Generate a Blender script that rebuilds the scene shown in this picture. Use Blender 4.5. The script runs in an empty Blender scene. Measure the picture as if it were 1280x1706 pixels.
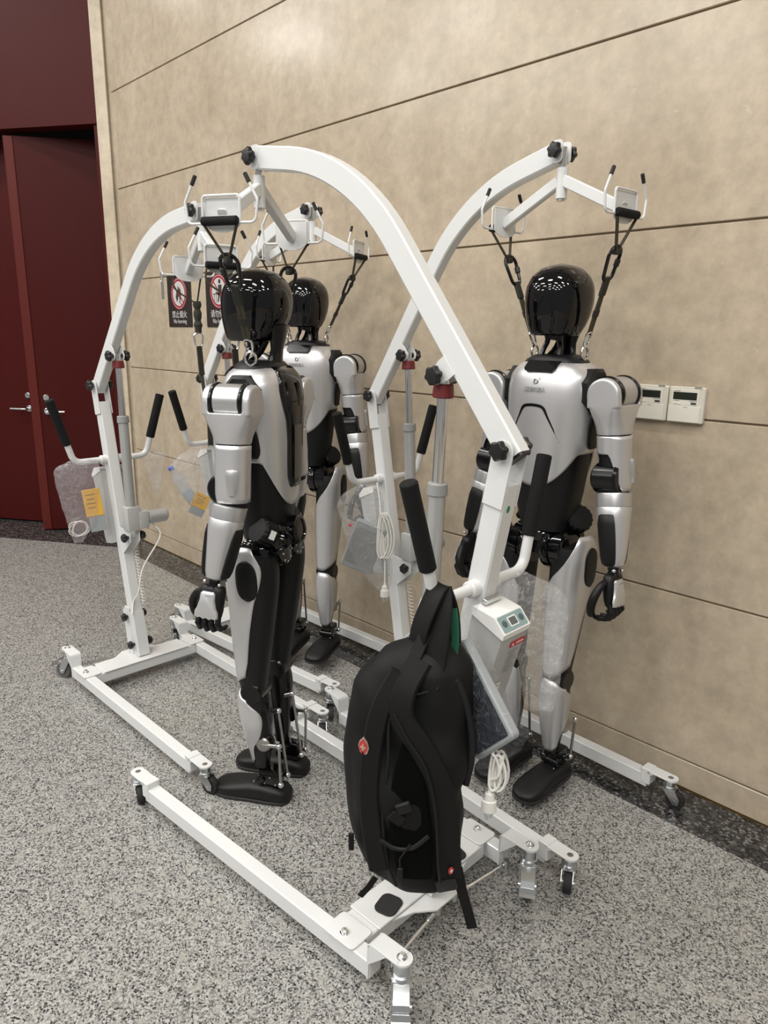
import bpy, bmesh, math, random
from math import sin, cos, tan, pi, radians, sqrt, atan2
from mathutils import Vector, Matrix, noise

# ------------------------------------------------------------------ camera, world, lights, exposure
SC = bpy.context.scene
COL = SC.collection

def make_camera():
    cam = bpy.data.cameras.new('camera')
    cam.sensor_fit = 'AUTO'
    cam.sensor_width = 36.0
    cam.lens = 1203.1 * 36.0 / 1706.0
    cam.clip_start = 0.02
    ob = bpy.data.objects.new('camera', cam)
    COL.objects.link(ob)
    p, yaw, roll = radians(13.9035), radians(43.7199), radians(-0.6802)
    f = Vector((-cos(yaw) * cos(p), sin(yaw) * cos(p), -sin(p)))
    r = f.cross(Vector((0, 0, 1))).normalized()
    d = f.cross(r)
    r2 = cos(roll) * r + sin(roll) * d
    d2 = -sin(roll) * r + cos(roll) * d
    m = Matrix((r2, -d2, -f)).transposed().to_4x4()
    m.translation = (0, 0, 1.571)
    ob.matrix_world = m
    SC.camera = ob

make_camera()

world = bpy.data.worlds.new('hall_air')
SC.world = world
world.use_nodes = True
bg = world.node_tree.nodes['Background']
bg.inputs['Color'].default_value = (1.0, 0.98, 0.955, 1)
bg.inputs['Strength'].default_value = 0.22

CEIL_Z = 5.2

def ceiling_lamp(x, y, sx, sy, power):
    l = bpy.data.lights.new('ceiling_lamp', 'AREA')
    l.shape = 'RECTANGLE'
    l.size, l.size_y = sx, sy
    l.energy = power
    l.color = (1.0, 0.975, 0.935)
    o = bpy.data.objects.new('ceiling_lamp', l)
    COL.objects.link(o)
    o.location = (x, y, CEIL_Z - 0.04)
    o.visible_camera = True

for ix in range(7):
    for iy in range(4):
        ceiling_lamp(-8.2 + 1.9 * ix, 0.5 - 2.0 * iy - (1.0 if ix % 2 else 0.0), 0.95, 0.26, 36)

SC.view_settings.view_transform = 'Standard'
SC.view_settings.look = 'None'
SC.view_settings.exposure = 0.34
SC.view_settings.gamma = 1.0
SC.view_settings.use_curve_mapping = False

# ------------------------------------------------------------------ materials
MAT = {}

def nt(name):
    m = bpy.data.materials.new(name)
    m.use_nodes = True
    n = m.node_tree.nodes
    return m, n, m.node_tree.links, n['Principled BSDF']

def plain(name, col, rough=0.5, metal=0.0, coat=0.0, bump=0.0, bscale=200.0, spec=0.5, var=0.06, sheen=0.0):
    m, n, l, b = nt(name)
    b.inputs['Roughness'].default_value = rough
    b.inputs['Metallic'].default_value = metal
    b.inputs['Coat Weight'].default_value = coat
    b.inputs['Coat Roughness'].default_value = 0.05
    b.inputs['Specular IOR Level'].default_value = spec
    if sheen:
        b.inputs['Sheen Weight'].default_value = sheen
    tc = n.new('ShaderNodeTexCoord')
    ns = n.new('ShaderNodeTexNoise')
    ns.inputs['Scale'].default_value = 9.0
    ns.inputs['Detail'].default_value = 5.0
    l.new(tc.outputs['Object'], ns.inputs['Vector'])
    mx = n.new('ShaderNodeMix')
    mx.data_type = 'RGBA'
    mx.inputs['A'].default_value = (*[c * (1 - var) for c in col], 1)
    mx.inputs['B'].default_value = (*[min(1, c * (1 + var)) for c in col], 1)
    l.new(ns.outputs['Fac'], mx.inputs['Factor'])
    l.new(mx.outputs['Result'], b.inputs['Base Color'])
    if bump:
        n2 = n.new('ShaderNodeTexNoise')
        n2.inputs['Scale'].default_value = bscale
        n2.inputs['Detail'].default_value = 3.0
        l.new(tc.outputs['Object'], n2.inputs['Vector'])
        bp = n.new('ShaderNodeBump')
        bp.inputs['Strength'].default_value = bump
        bp.inputs['Distance'].default_value = 0.002
        l.new(n2.outputs['Fac'], bp.inputs['Height'])
        l.new(bp.outputs['Normal'], b.inputs['Normal'])
    MAT[name] = m
    return m

def stone(name, cols, rough=0.22):
    m, n, l, b = nt(name)
    geo = n.new('ShaderNodeNewGeometry')
    mp = n.new('ShaderNodeMapping')
    mp.inputs['Scale'].default_value = (1.0, 1.0, 0.6)
    l.new(geo.outputs['Position'], mp.inputs['Vector'])
    n1 = n.new('ShaderNodeTexNoise')
    n1.inputs['Scale'].default_value = 2.6
    n1.inputs['Detail'].default_value = 9.0
    n1.inputs['Roughness'].default_value = 0.62
    n1.inputs['Distortion'].default_value = 0.6
    l.new(mp.outputs['Vector'], n1.inputs['Vector'])
    r1 = n.new('ShaderNodeValToRGB')
    e = r1.color_ramp.elements
    e[0].position, e[0].color = 0.30, (*cols[0], 1)
    e[1].position, e[1].color = 0.72, (*cols[2], 1)
    x = e.new(0.5)
    x.color = (*cols[1], 1)
    l.new(n1.outputs['Fac'], r1.inputs['Fac'])
    n2 = n.new('ShaderNodeTexNoise')
    n2.inputs['Scale'].default_value = 14.0
    n2.inputs['Detail'].default_value = 8.0
    n2.inputs['Roughness'].default_value = 0.7
    l.new(geo.outputs['Position'], n2.inputs['Vector'])
    r2 = n.new('ShaderNodeValToRGB')
    e = r2.color_ramp.elements
    e[0].position, e[0].color = 0.35, (0.80, 0.80, 0.79, 1)
    e[1].position, e[1].color = 0.68, (1.12, 1.10, 1.07, 1)
    l.new(n2.outputs['Fac'], r2.inputs['Fac'])
    mx = n.new('ShaderNodeMix')
    mx.data_type = 'RGBA'
    mx.blend_type = 'MULTIPLY'
    mx.inputs['Factor'].default_value = 0.8
    l.new(r1.outputs['Color'], mx.inputs['A'])
    l.new(r2.outputs['Color'], mx.inputs['B'])
    # small pale flecks
    v = n.new('ShaderNodeTexNoise')
    v.inputs['Scale'].default_value = 30.0
    v.inputs['Detail'].default_value = 2.0
    l.new(geo.outputs['Position'], v.inputs['Vector'])
    r3 = n.new('ShaderNodeValToRGB')
    e = r3.color_ramp.elements
    e[0].position, e[0].color = 0.72, (0, 0, 0, 1)
    e[1].position, e[1].color = 0.80, (0.6, 0.6, 0.6, 1)
    l.new(v.outputs['Fac'], r3.inputs['Fac'])
    mx2 = n.new('ShaderNodeMix')
    mx2.data_type = 'RGBA'
    l.new(r3.outputs['Color'], mx2.inputs['Factor'])
    l.new(mx.outputs['Result'], mx2.inputs['A'])
    mx2.inputs['B'].default_value = (*[min(1, c * 1.12) for c in cols[2]], 1)
    l.new(mx2.outputs['Result'], b.inputs['Base Color'])
    b.inputs['Roughness'].default_value = rough
    bp = n.new('ShaderNodeBump')
    bp.inputs['Strength'].default_value = 0.05
    bp.inputs['Distance'].default_value = 0.002
    l.new(n2.outputs['Fac'], bp.inputs['Height'])
    l.new(bp.outputs['Normal'], b.inputs['Normal'])
    MAT[name] = m
    return m

def granite(name, ramp, scale, rough, big=0.35, bigcol=(0.62, 0.6, 0.55)):
    m, n, l, b = nt(name)
    geo = n.new('ShaderNodeNewGeometry')
    # wobble the coordinates so that the grains are irregular
    w = n.new('ShaderNodeTexNoise')
    w.inputs['Scale'].default_value = scale * 0.8
    w.inputs['Detail'].default_value = 2.0
    l.new(geo.outputs['Position'], w.inputs['Vector'])
    sc_ = n.new('ShaderNodeVectorMath')
    sc_.operation = 'SCALE'
    sc_.inputs['Scale'].default_value = 1.4 / scale
    l.new(w.outputs['Color'], sc_.inputs[0])
    ad = n.new('ShaderNodeVectorMath')
    ad.operation = 'ADD'
    l.new(geo.outputs['Position'], ad.inputs[0])
    l.new(sc_.outputs['Vector'], ad.inputs[1])
    v = n.new('ShaderNodeTexVoronoi')
    v.inputs['Scale'].default_value = scale
    l.new(ad.outputs['Vector'], v.inputs['Vector'])
    sep = n.new('ShaderNodeSeparateColor')
    l.new(v.outputs['Color'], sep.inputs['Color'])
    cr = n.new('ShaderNodeValToRGB')
    cr.color_ramp.interpolation = 'CONSTANT'
    e = cr.color_ramp.elements
    e[0].position, e[0].color = ramp[0][0], (*ramp[0][1], 1)
    e[1].position, e[1].color = ramp[1][0], (*ramp[1][1], 1)
    for p, c in ramp[2:]:
        x = e.new(p)
        x.color = (*c, 1)
    l.new(sep.outputs['Red'], cr.inputs['Fac'])
    # larger pale feldspar blotches
    n2 = n.new('ShaderNodeTexNoise')
    n2.inputs['Scale'].default_value = scale * 0.11
    n2.inputs['Detail'].default_value = 5.0
    l.new(geo.outputs['Position'], n2.inputs['Vector'])
    r2 = n.new('ShaderNodeValToRGB')
    e = r2.color_ramp.elements
    e[0].position, e[0].color = 0.56, (0, 0, 0, 1)
    e[1].position, e[1].color = 0.66, (big, big, big, 1)
    l.new(n2.outputs['Fac'], r2.inputs['Fac'])
    mx = n.new('ShaderNodeMix')
    mx.data_type = 'RGBA'
    l.new(r2.outputs['Color'], mx.inputs['Factor'])
    l.new(cr.outputs['Color'], mx.inputs['A'])
    mx.inputs['B'].default_value = (*bigcol, 1)
    l.new(mx.outputs['Result'], b.inputs['Base Color'])
    b.inputs['Roughness'].default_value = rough
    MAT[name] = m
    return m

stone('limestone', [(0.395, 0.325, 0.240), (0.455, 0.382, 0.288), (0.505, 0.428, 0.330)])
stone('limestone_trim', [(0.48, 0.41, 0.31), (0.55, 0.475, 0.365), (0.60, 0.53, 0.42)])
plain('joint', (0.30, 0.235, 0.16), 0.9)
plain('bronze', (0.25, 0.16, 0.06), 0.35, 0.8)
granite('granite', [(0.0, (0.022, 0.022, 0.022)), (0.10, (0.085, 0.084, 0.081)), (0.24, (0.175, 0.173, 0.166)),
                    (0.46, (0.285, 0.28, 0.267)), (0.76, (0.39, 0.385, 0.363))], 245.0, 0.25, 0.62, (0.33, 0.317, 0.285))
granite('granite_dark', [(0.0, (0.012, 0.012, 0.012)), (0.35, (0.03, 0.03, 0.031)), (0.65, (0.06, 0.058, 0.056)),
                         (0.88, (0.16, 0.155, 0.15))], 120.0, 0.16, 0.2, (0.14, 0.135, 0.13))
plain('red_lacquer', (0.052, 0.0058, 0.0050), 0.42, 0, 0.0, spec=0.13)
plain('red_lacquer_edge', (0.095, 0.014, 0.011), 0.4, 0, 0.0, spec=0.2)
plain('void_shade', (0.012, 0.008, 0.008), 0.9)  # near-black colour stands in for the shade behind the doors
plain('white_paint', (0.64, 0.65, 0.645), 0.33, 0, 0.15, 0.05, 300, var=0.02)
plain('white_cord', (0.72, 0.71, 0.67), 0.5)
plain('chrome', (0.72, 0.73, 0.74), 0.16, 1.0)
plain('zinc', (0.60, 0.62, 0.63), 0.28, 1.0)
plain('steel_dull', (0.42, 0.41, 0.39), 0.38, 1.0)
plain('black_plastic', (0.007, 0.007, 0.0075), 0.38)
plain('black_rubber', (0.012, 0.012, 0.0125), 0.75)
plain('foam_black', (0.006, 0.006, 0.0065), 0.8, 0, 0, 0.25, 500, spec=0.25)
plain('wheel_grey', (0.09, 0.09, 0.09), 0.6)
plain('alu_grey', (0.46, 0.465, 0.46), 0.35, 0.55)
plain('grey_plastic', (0.24, 0.245, 0.24), 0.5)
plain('box_grey', (0.40, 0.405, 0.395), 0.5)
plain('box_white', (0.80, 0.80, 0.79), 0.45)
plain('teal_panel', (0.235, 0.34, 0.335), 0.45)
plain('teal_dark', (0.07, 0.11, 0.115), 0.4)
plain('lcd_grey', (0.10, 0.115, 0.115), 0.25)
plain('collar_red', (0.13, 0.012, 0.014), 0.4)
plain('label_red', (0.55, 0.012, 0.02), 0.5)
plain('label_white', (0.78, 0.78, 0.76), 0.6)
plain('ink', (0.03, 0.03, 0.03), 0.6)
plain('ink_grey', (0.20, 0.20, 0.20), 0.6)
plain('ink_pale', (0.33, 0.33, 0.33), 0.6)
plain('green_dot', (0.01, 0.20, 0.10), 0.5)
plain('silver', (0.60, 0.60, 0.61), 0.36, 0.72, 0.12, 0.03, 900, var=0.02)
plain('silver_dark', (0.53, 0.53, 0.535), 0.30, 0.75, 0.12, var=0.02)
plain('black_gloss', (0.002, 0.002, 0.0025), 0.05, 0, 0)
plain('black_satin', (0.003, 0.003, 0.0035), 0.2, spec=0.4)
plain('black_matte', (0.0035, 0.0035, 0.004), 0.46, 0, 0, 0.08, 700, spec=0.32)
plain('shoe_black', (0.005, 0.005, 0.0055), 0.5, 0, 0, 0.15, 600, spec=0.35)
plain('glass_dark', (0.02, 0.018, 0.014), 0.06, 0, 0.5)
plain('webbing', (0.020, 0.019, 0.014), 0.8, 0, 0, 0.3, 700)
plain('webbing_olive', (0.050, 0.044, 0.024), 0.8, 0, 0, 0.3, 700)
plain('backpack_cloth', (0.0032, 0.0032, 0.0034), 0.62, 0, 0, 0.35, 900, spec=0.26)
plain('backpack_mesh', (0.0012, 0.0012, 0.0012), 0.9, 0, 0, 0.5, 1400, spec=0.1)
plain('backpack_trim', (0.007, 0.007, 0.0075), 0.6, spec=0.3)
plain('cloth_green', (0.006, 0.085, 0.045), 0.8)
plain('emblem_red', (0.42, 0.03, 0.025), 0.35)
plain('emblem_metal', (0.6, 0.5, 0.42), 0.3, 0.8)
plain('yellow_card', (0.72, 0.40, 0.045), 0.55)
plain('sign_black', (0.022, 0.016, 0.014), 0.35)
plain('sign_white', (0.52, 0.50, 0.485), 0.5)
plain('sign_red', (0.28, 0.015, 0.028), 0.5)
plain('ivory_plastic', (0.60, 0.57, 0.49), 0.4)
plain('ivory_light', (0.66, 0.635, 0.56), 0.4)
plain('lcd_dark', (0.018, 0.022, 0.018), 0.2)
plain('tablet_grey', (0.30, 0.32, 0.33), 0.45)
plain('tablet_screen', (0.006, 0.009, 0.016), 0.10, 0, 0.3)
plain('bottle_cap', (0.05, 0.13, 0.55), 0.4)
plain('ceiling_white', (0.55, 0.53, 0.5), 0.9)

def film(name, tint, dens, bscale=26.0, bstr=0.8, crease_glint=4.0):
    """thin clear plastic: mostly see-through, with a glossy crinkled skin"""
    m, n, l, b = nt(name)
    out = n['Material Output']
    tr = n.new('ShaderNodeBsdfTransparent')
    tr.inputs['Color'].default_value = (0.97, 0.97, 0.97, 1)
    b.inputs['Base Color'].default_value = (*tint, 1)
    b.inputs['Roughness'].default_value = 0.12
    b.inputs['Specular IOR Level'].default_value = 0.9
    b.inputs['Coat Weight'].default_value = 0.6
    b.inputs['Coat Roughness'].default_value = 0.05
    tc = n.new('ShaderNodeTexCoord')
    ns = n.new('ShaderNodeTexNoise')
    ns.inputs['Scale'].default_value = bscale
    ns.inputs['Detail'].default_value = 6.0
    ns.inputs['Distortion'].default_value = 1.5
    l.new(tc.outputs['Object'], ns.inputs['Vector'])
    bp = n.new('ShaderNodeBump')
    bp.inputs['Strength'].default_value = bstr
    bp.inputs['Distance'].default_value = 0.02
    l.new(ns.outputs['Fac'], bp.inputs['Height'])
    l.new(bp.outputs['Normal'], b.inputs['Normal'])
    # crease highlights put into the opacity as thin noise ridges, the rest stays clear
    n2 = n.new('ShaderNodeTexNoise')
    n2.inputs['Scale'].default_value = bscale * 0.9
    n2.inputs['Detail'].default_value = 3.0
    n2.inputs['Distortion'].default_value = 2.2
    l.new(tc.outputs['Object'], n2.inputs['Vector'])
    cr = n.new('ShaderNodeValToRGB')
    e = cr.color_ramp.elements
    e[0].position, e[0].color = 0.48, (dens, dens, dens, 1)
    e[1].position, e[1].color = 0.52, (dens, dens, dens, 1)
    x = e.new(0.50)
    x.color = (min(1, dens * crease_glint),) * 3 + (1,)
    l.new(n2.outputs['Fac'], cr.inputs['Fac'])
    ms = n.new('ShaderNodeMixShader')
    l.new(cr.outputs['Color'], ms.inputs['Fac'])
    l.new(tr.outputs['BSDF'], ms.inputs[1])
    l.new(b.outputs['BSDF'], ms.inputs[2])
    l.new(ms.outputs['Shader'], out.inputs['Surface'])
    MAT[name] = m
    return m

film('clear_film', (0.85, 0.85, 0.85), 0.13, 16.0, 1.0, 2.6)
film('thin_film', (0.60, 0.62, 0.65), 0.045, 16.0, 1.0, 3.2)
film('cloudy_film', (0.66, 0.62, 0.64), 0.17, 12.0, 0.6, 1.8)
film('bottle_plastic', (0.62, 0.72, 0.85), 0.20, 18, 0.3, 1.5)
film('bottle_water', (0.30, 0.45, 0.60), 0.35, 8, 0.1, 1.2)

# ------------------------------------------------------------------ mesh helpers
class MB:
    def __init__(s):
        s.v, s.f = [], []

    def add(s, vs, fs):
        o = len(s.v)
        s.v += [Vector(p) for p in vs]
        s.f += [tuple(i + o for i in q) for q in fs]
        return s

    def box(s, c, size, rot=None, bev=0.0):
        """box; bev > 0 chamfers every edge"""
        hx, hy, hz = [a / 2 for a in size]
        M = rot.to_3x3() if rot is not None else Matrix.Identity(3)
        c = Vector(c)
        if bev <= 0:
            vs = [(x, y, z) for x in (-hx, hx) for y in (-hy, hy) for z in (-hz, hz)]
            fs = [(0, 1, 3, 2), (4, 6, 7, 5), (0, 4, 5, 1), (2, 3, 7, 6), (0, 2, 6, 4), (1, 5, 7, 3)]
            return s.add([c + M @ Vector(p) for p in vs], fs)
        bev = min(bev, hx * 0.95, hy * 0.95, hz * 0.95)
        b = bmesh.new()
        bmesh.ops.create_cube(b, size=1.0)
        for q in b.verts:
            q.co = Vector((q.co.x * 2 * hx, q.co.y * 2 * hy, q.co.z * 2 * hz))
        bmesh.ops.bevel(b, geom=list(b.edges), offset=bev, segments=2 if bev > 0.003 else 1, affect='EDGES', profile=0.6)
        return s.bm(b, Matrix.Translation(c) @ M.to_4x4())

    def bm(s, b, M=Matrix.Identity(4)):
        b.verts.ensure_lookup_table()
        b.verts.index_update()
        s.add([M @ q.co for q in b.verts], [[q.index for q in f.verts] for f in b.faces])
        b.free()
        return s

    def loft(s, rings, cap=True, closed=False):
        n = len(rings[0])
        vs = [p for r in rings for p in r]
        fs = []
        k = len(rings)
        for i in range(k if closed else k - 1):
            a, b = i * n, ((i + 1) % k) * n
            for j in range(n):
                j2 = (j + 1) % n
                fs.append((a + j, a + j2, b + j2, b + j))
        if cap and not closed:
            fs.append(tuple(reversed(range(n))))
            fs.append(tuple((k - 1) * n + j for j in range(n)))
        return s.add(vs, fs)

    def grid(s, rows):
        n = len(rows[0])
        vs = [p for r in rows for p in r]
        fs = [(i * n + j, i * n + j + 1, (i + 1) * n + j + 1, (i + 1) * n + j) for i in range(len(rows) - 1) for j in range(n - 1)]
        return s.add(vs, fs)

    def cyl(s, p0, p1, r0, r1=None, seg=18, bev=0.0):
        p0, p1 = Vector(p0), Vector(p1)
        r1 = r0 if r1 is None else r1
        t = (p1 - p0)
        L = t.length
        t.normalize()
        a = t.orthogonal().normalized()
        b = t.cross(a)
        prof = [(0, r0), (L, r1)]
        if bev > 0:
            prof = [(0, r0 - bev), (bev, r0), (L - bev, r1), (L, r1 - bev)]
        rings = [[p0 + t * z + (a * cos(2 * pi * j / seg) + b * sin(2 * pi * j / seg)) * r for j in range(seg)] for z, r in prof]
        return s.loft(rings)

    def lathe(s, prof, p0, axis, seg=24):
        """prof: [(r, h)] along axis from p0"""
        p0, t = Vector(p0), Vector(axis).normalized()
        a = t.orthogonal().normalized()
        b = t.cross(a)
        rings = [[p0 + t * z + (a * cos(2 * pi * j / seg) + b * sin(2 * pi * j / seg)) * max(r, 1e-5) for j in range(seg)] for r, z in prof]
        return s.loft(rings)

    def sweep(s, pts, prof, hint=None, closed=False, scale=None):
        """prof: 2d points (a along side, b along up); hint: vector the side keeps to"""
        pts = [Vector(p) for p in pts]
        n = len(pts)
        rings = []
        side = None
        for i, p in enumerate(pts):
            if closed:
                t = pts[(i + 1) % n] - pts[i - 1]
            else:
                t = pts[min(i + 1, n - 1)] - pts[max(i - 1, 0)]
            t.normalize()
            h = Vector(hint) if hint is not None else (side if side is not None else t.orthogonal())
            sd = h - t * h.dot(t)
            if sd.length < 1e-6:
                sd = t.orthogonal()
            side = sd.normalized()
            up = t.cross(side)
            k = scale[i] if scale else 1.0
            rings.append([p + side * a * k + up * b * k for a, b in prof])
        return s.loft(rings, closed=closed)

    def tube(s, pts, r, seg=10, closed=False):
        rr = r if isinstance(r, (list, tuple)) else [r] * len(pts)
        return s.sweep(pts, [(cos(2 * pi * j / seg), sin(2 * pi * j / seg)) for j in range(seg)], None, closed, rr)

    def sphere(s, c, r, sc=(1, 1, 1), seg=16, rings=10):
        c = Vector(c)
        R = []
        for i in range(rings + 1):
            a = pi * i / rings
            R.append([c + Vector((sc[0] * r * max(sin(a), 1e-4) * cos(2 * pi * j / seg), sc[1] * r * max(sin(a), 1e-4) * sin(2 * pi * j / seg), -sc[2] * r * cos(a))) for j in range(seg)])
        return s.loft(R)

    def prism(s, poly, h, M=Matrix.Identity(4), bev=0.0):
        """2d polygon in local xy extruded +z by h"""
        b = bmesh.new()
        vs = [b.verts.new((x, y, 0)) for x, y in poly]
        f = b.faces.new(vs)
        r = bmesh.ops.extrude_face_region(b, geom=[f])
        top = [g for g in r['geom'] if isinstance(g, bmesh.types.BMVert)]
        for q in top:
            q.co.z += h
        bmesh.ops.recalc_face_normals(b, faces=b.faces)
        if bev > 0:
            ed = [e for e in b.edges if abs(e.verts[0].co.z - e.verts[1].co.z) < 1e-7]
            bmesh.ops.bevel(b, geom=ed, offset=bev, segments=1, affect='EDGES')
        return s.bm(b, M)

    def xf(s, M):
        s.v = [M @ p for p in s.v]
        if M.to_3x3().determinant() < 0:
            s.f = [tuple(reversed(f)) for f in s.f]
        return s

    def build(s, name, mat, parent=None, smooth=35.0, solid=0.0, recalc=True):
        me = bpy.data.meshes.new(name)
        me.from_pydata([tuple(p) for p in s.v], [], s.f)
        if recalc:
            b = bmesh.new()
            b.from_mesh(me)
            bmesh.ops.remove_doubles(b, verts=b.verts, dist=1e-6)
            bmesh.ops.recalc_face_normals(b, faces=b.faces)
            b.to_mesh(me)
            b.free()
        me.materials.append(MAT[mat])
        if smooth:
            for p in me.polygons:
                p.use_smooth = True
            me.set_sharp_from_angle(angle=radians(smooth))
        o = bpy.data.objects.new(name, me)
        COL.objects.link(o)
        if parent is not None:
            o.parent = parent
        if solid:
            md = o.modifiers.new('thickness', 'SOLIDIFY')
            md.thickness = solid
            md.offset = -1
        return o

def empty(name, loc=(0, 0, 0), rz=0.0):
    o = bpy.data.objects.new(name, None)
    o.empty_display_size = 0.1
    COL.objects.link(o)
    o.location = loc
    o.rotation_euler = (0, 0, rz)
    return o

def tag(o, label, cat, group=None):
    o['label'] = label
    o['category'] = cat
    if group:
        o['group'] = group
    return o

def struct(o):
    o['kind'] = 'structure'
    return o

def rounded_rect(w, h, r, n=4):
    pts = []
    for cx, cy, a0 in ((w / 2 - r, h / 2 - r, 0), (-w / 2 + r, h / 2 - r, 90), (-w / 2 + r, -h / 2 + r, 180), (w / 2 - r, -h / 2 + r, 270)):
        for k in range(n + 1):
            a = radians(a0 + 90 * k / n)
            pts.append((cx + r * cos(a), cy + r * sin(a)))
    return pts

def frame(o, x, y):
    """matrix with local x, y axes given and z = x cross y"""
    x, y = Vector(x).normalized(), Vector(y).normalized()
    z = x.cross(y).normalized()
    y = z.cross(x)
    m = Matrix((x, y, z)).transposed().to_4x4()
    m.translation = Vector(o)
    return m

def bez(pts, n=8):
    """smooth curve through points (Catmull-Rom)"""
    P = [Vector(p) for p in pts]
    P = [2 * P[0] - P[1]] + P + [2 * P[-1] - P[-2]]
    out = []
    for i in range(1, len(P) - 2):
        for k in range(n):
            t = k / n
            out.append(0.5 * ((2 * P[i]) + (P[i + 1] - P[i - 1]) * t + (2 * P[i - 1] - 5 * P[i] + 4 * P[i + 1] - P[i + 2]) * t * t + (3 * P[i] - P[i - 1] - 3 * P[i + 1] + P[i + 2]) * t ** 3))
    out.append(P[-2])
    return out

def fillet(pts, r, n=6):
    """polyline with rounded corners"""
    P = [Vector(p) for p in pts]
    out = [P[0]]
    for i in range(1, len(P) - 1):
        a, b = (P[i - 1] - P[i]), (P[i + 1] - P[i])
        la, lb = a.length, b.length
        a.normalize(); b.normalize()
        half = a.angle(b) / 2
        d = min(r / tan(half), la * 0.49, lb * 0.49)
        rr = d * tan(half)
        c = P[i] + (a + b).normalized() * (rr / sin(half))
        u, w = P[i] + a * d - c, P[i] + b * d - c
        ax = u.cross(w)
        if ax.length < 1e-12:
            out.append(P[i])
            continue
        ang = u.angle(w)
        for k in range(n + 1):
            out.append(c + Matrix.Rotation(ang * k / n, 3, ax.normalized()) @ u)
    out.append(P[-1])
    return out

def text_mesh(body, size, M, name, mat, parent, depth=0.0006, xs=1.0):
    cu = bpy.data.curves.new('lettering', 'FONT')
    cu.body = body
    cu.size = size
    cu.align_x = 'CENTER'
    cu.align_y = 'CENTER'
    cu.extrude = depth
    cu.resolution_u = 2
    o = bpy.data.objects.new('lettering', cu)
    COL.objects.link(o)
    dg = bpy.context.evaluated_depsgraph_get()
    me = bpy.data.meshes.new_from_object(o.evaluated_get(dg))
    bpy.data.objects.remove(o)
    bpy.data.curves.remove(cu)
    me.transform(M @ Matrix.Diagonal((xs, 1, 1, 1)))
    me.materials.clear()
    me.materials.append(MAT[mat])
    me.name = name
    ob = bpy.data.objects.new(name, me)
    COL.objects.link(ob)
    if parent is not None:
        ob.parent = parent
    return ob
# ------------------------------------------------------------------ the setting
WY = 2.354            # face of the stone wall
CX, CY = -5.156, 2.354  # corner between the stone wall and the red doors
UV = Vector((-0.8351, -0.5501, 0))   # along the red wall, leftwards
NV = Vector((0.5501, -0.8351, 0))    # out of the red wall, into the room

def rw(u, n, z):
    return Vector((CX, CY, 0)) + UV * u + NV * n + Vector((0, 0, z))

def rbox(mb, u0, u1, n0, n1, z0, z1, bev=0.0):
    M = Matrix((UV, NV, Vector((0, 0, 1)))).transposed()
    c = rw((u0 + u1) / 2, (n0 + n1) / 2, (z0 + z1) / 2)
    return mb.box(c, (abs(u1 - u0), abs(n1 - n0), abs(z1 - z0)), M, bev)

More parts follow.
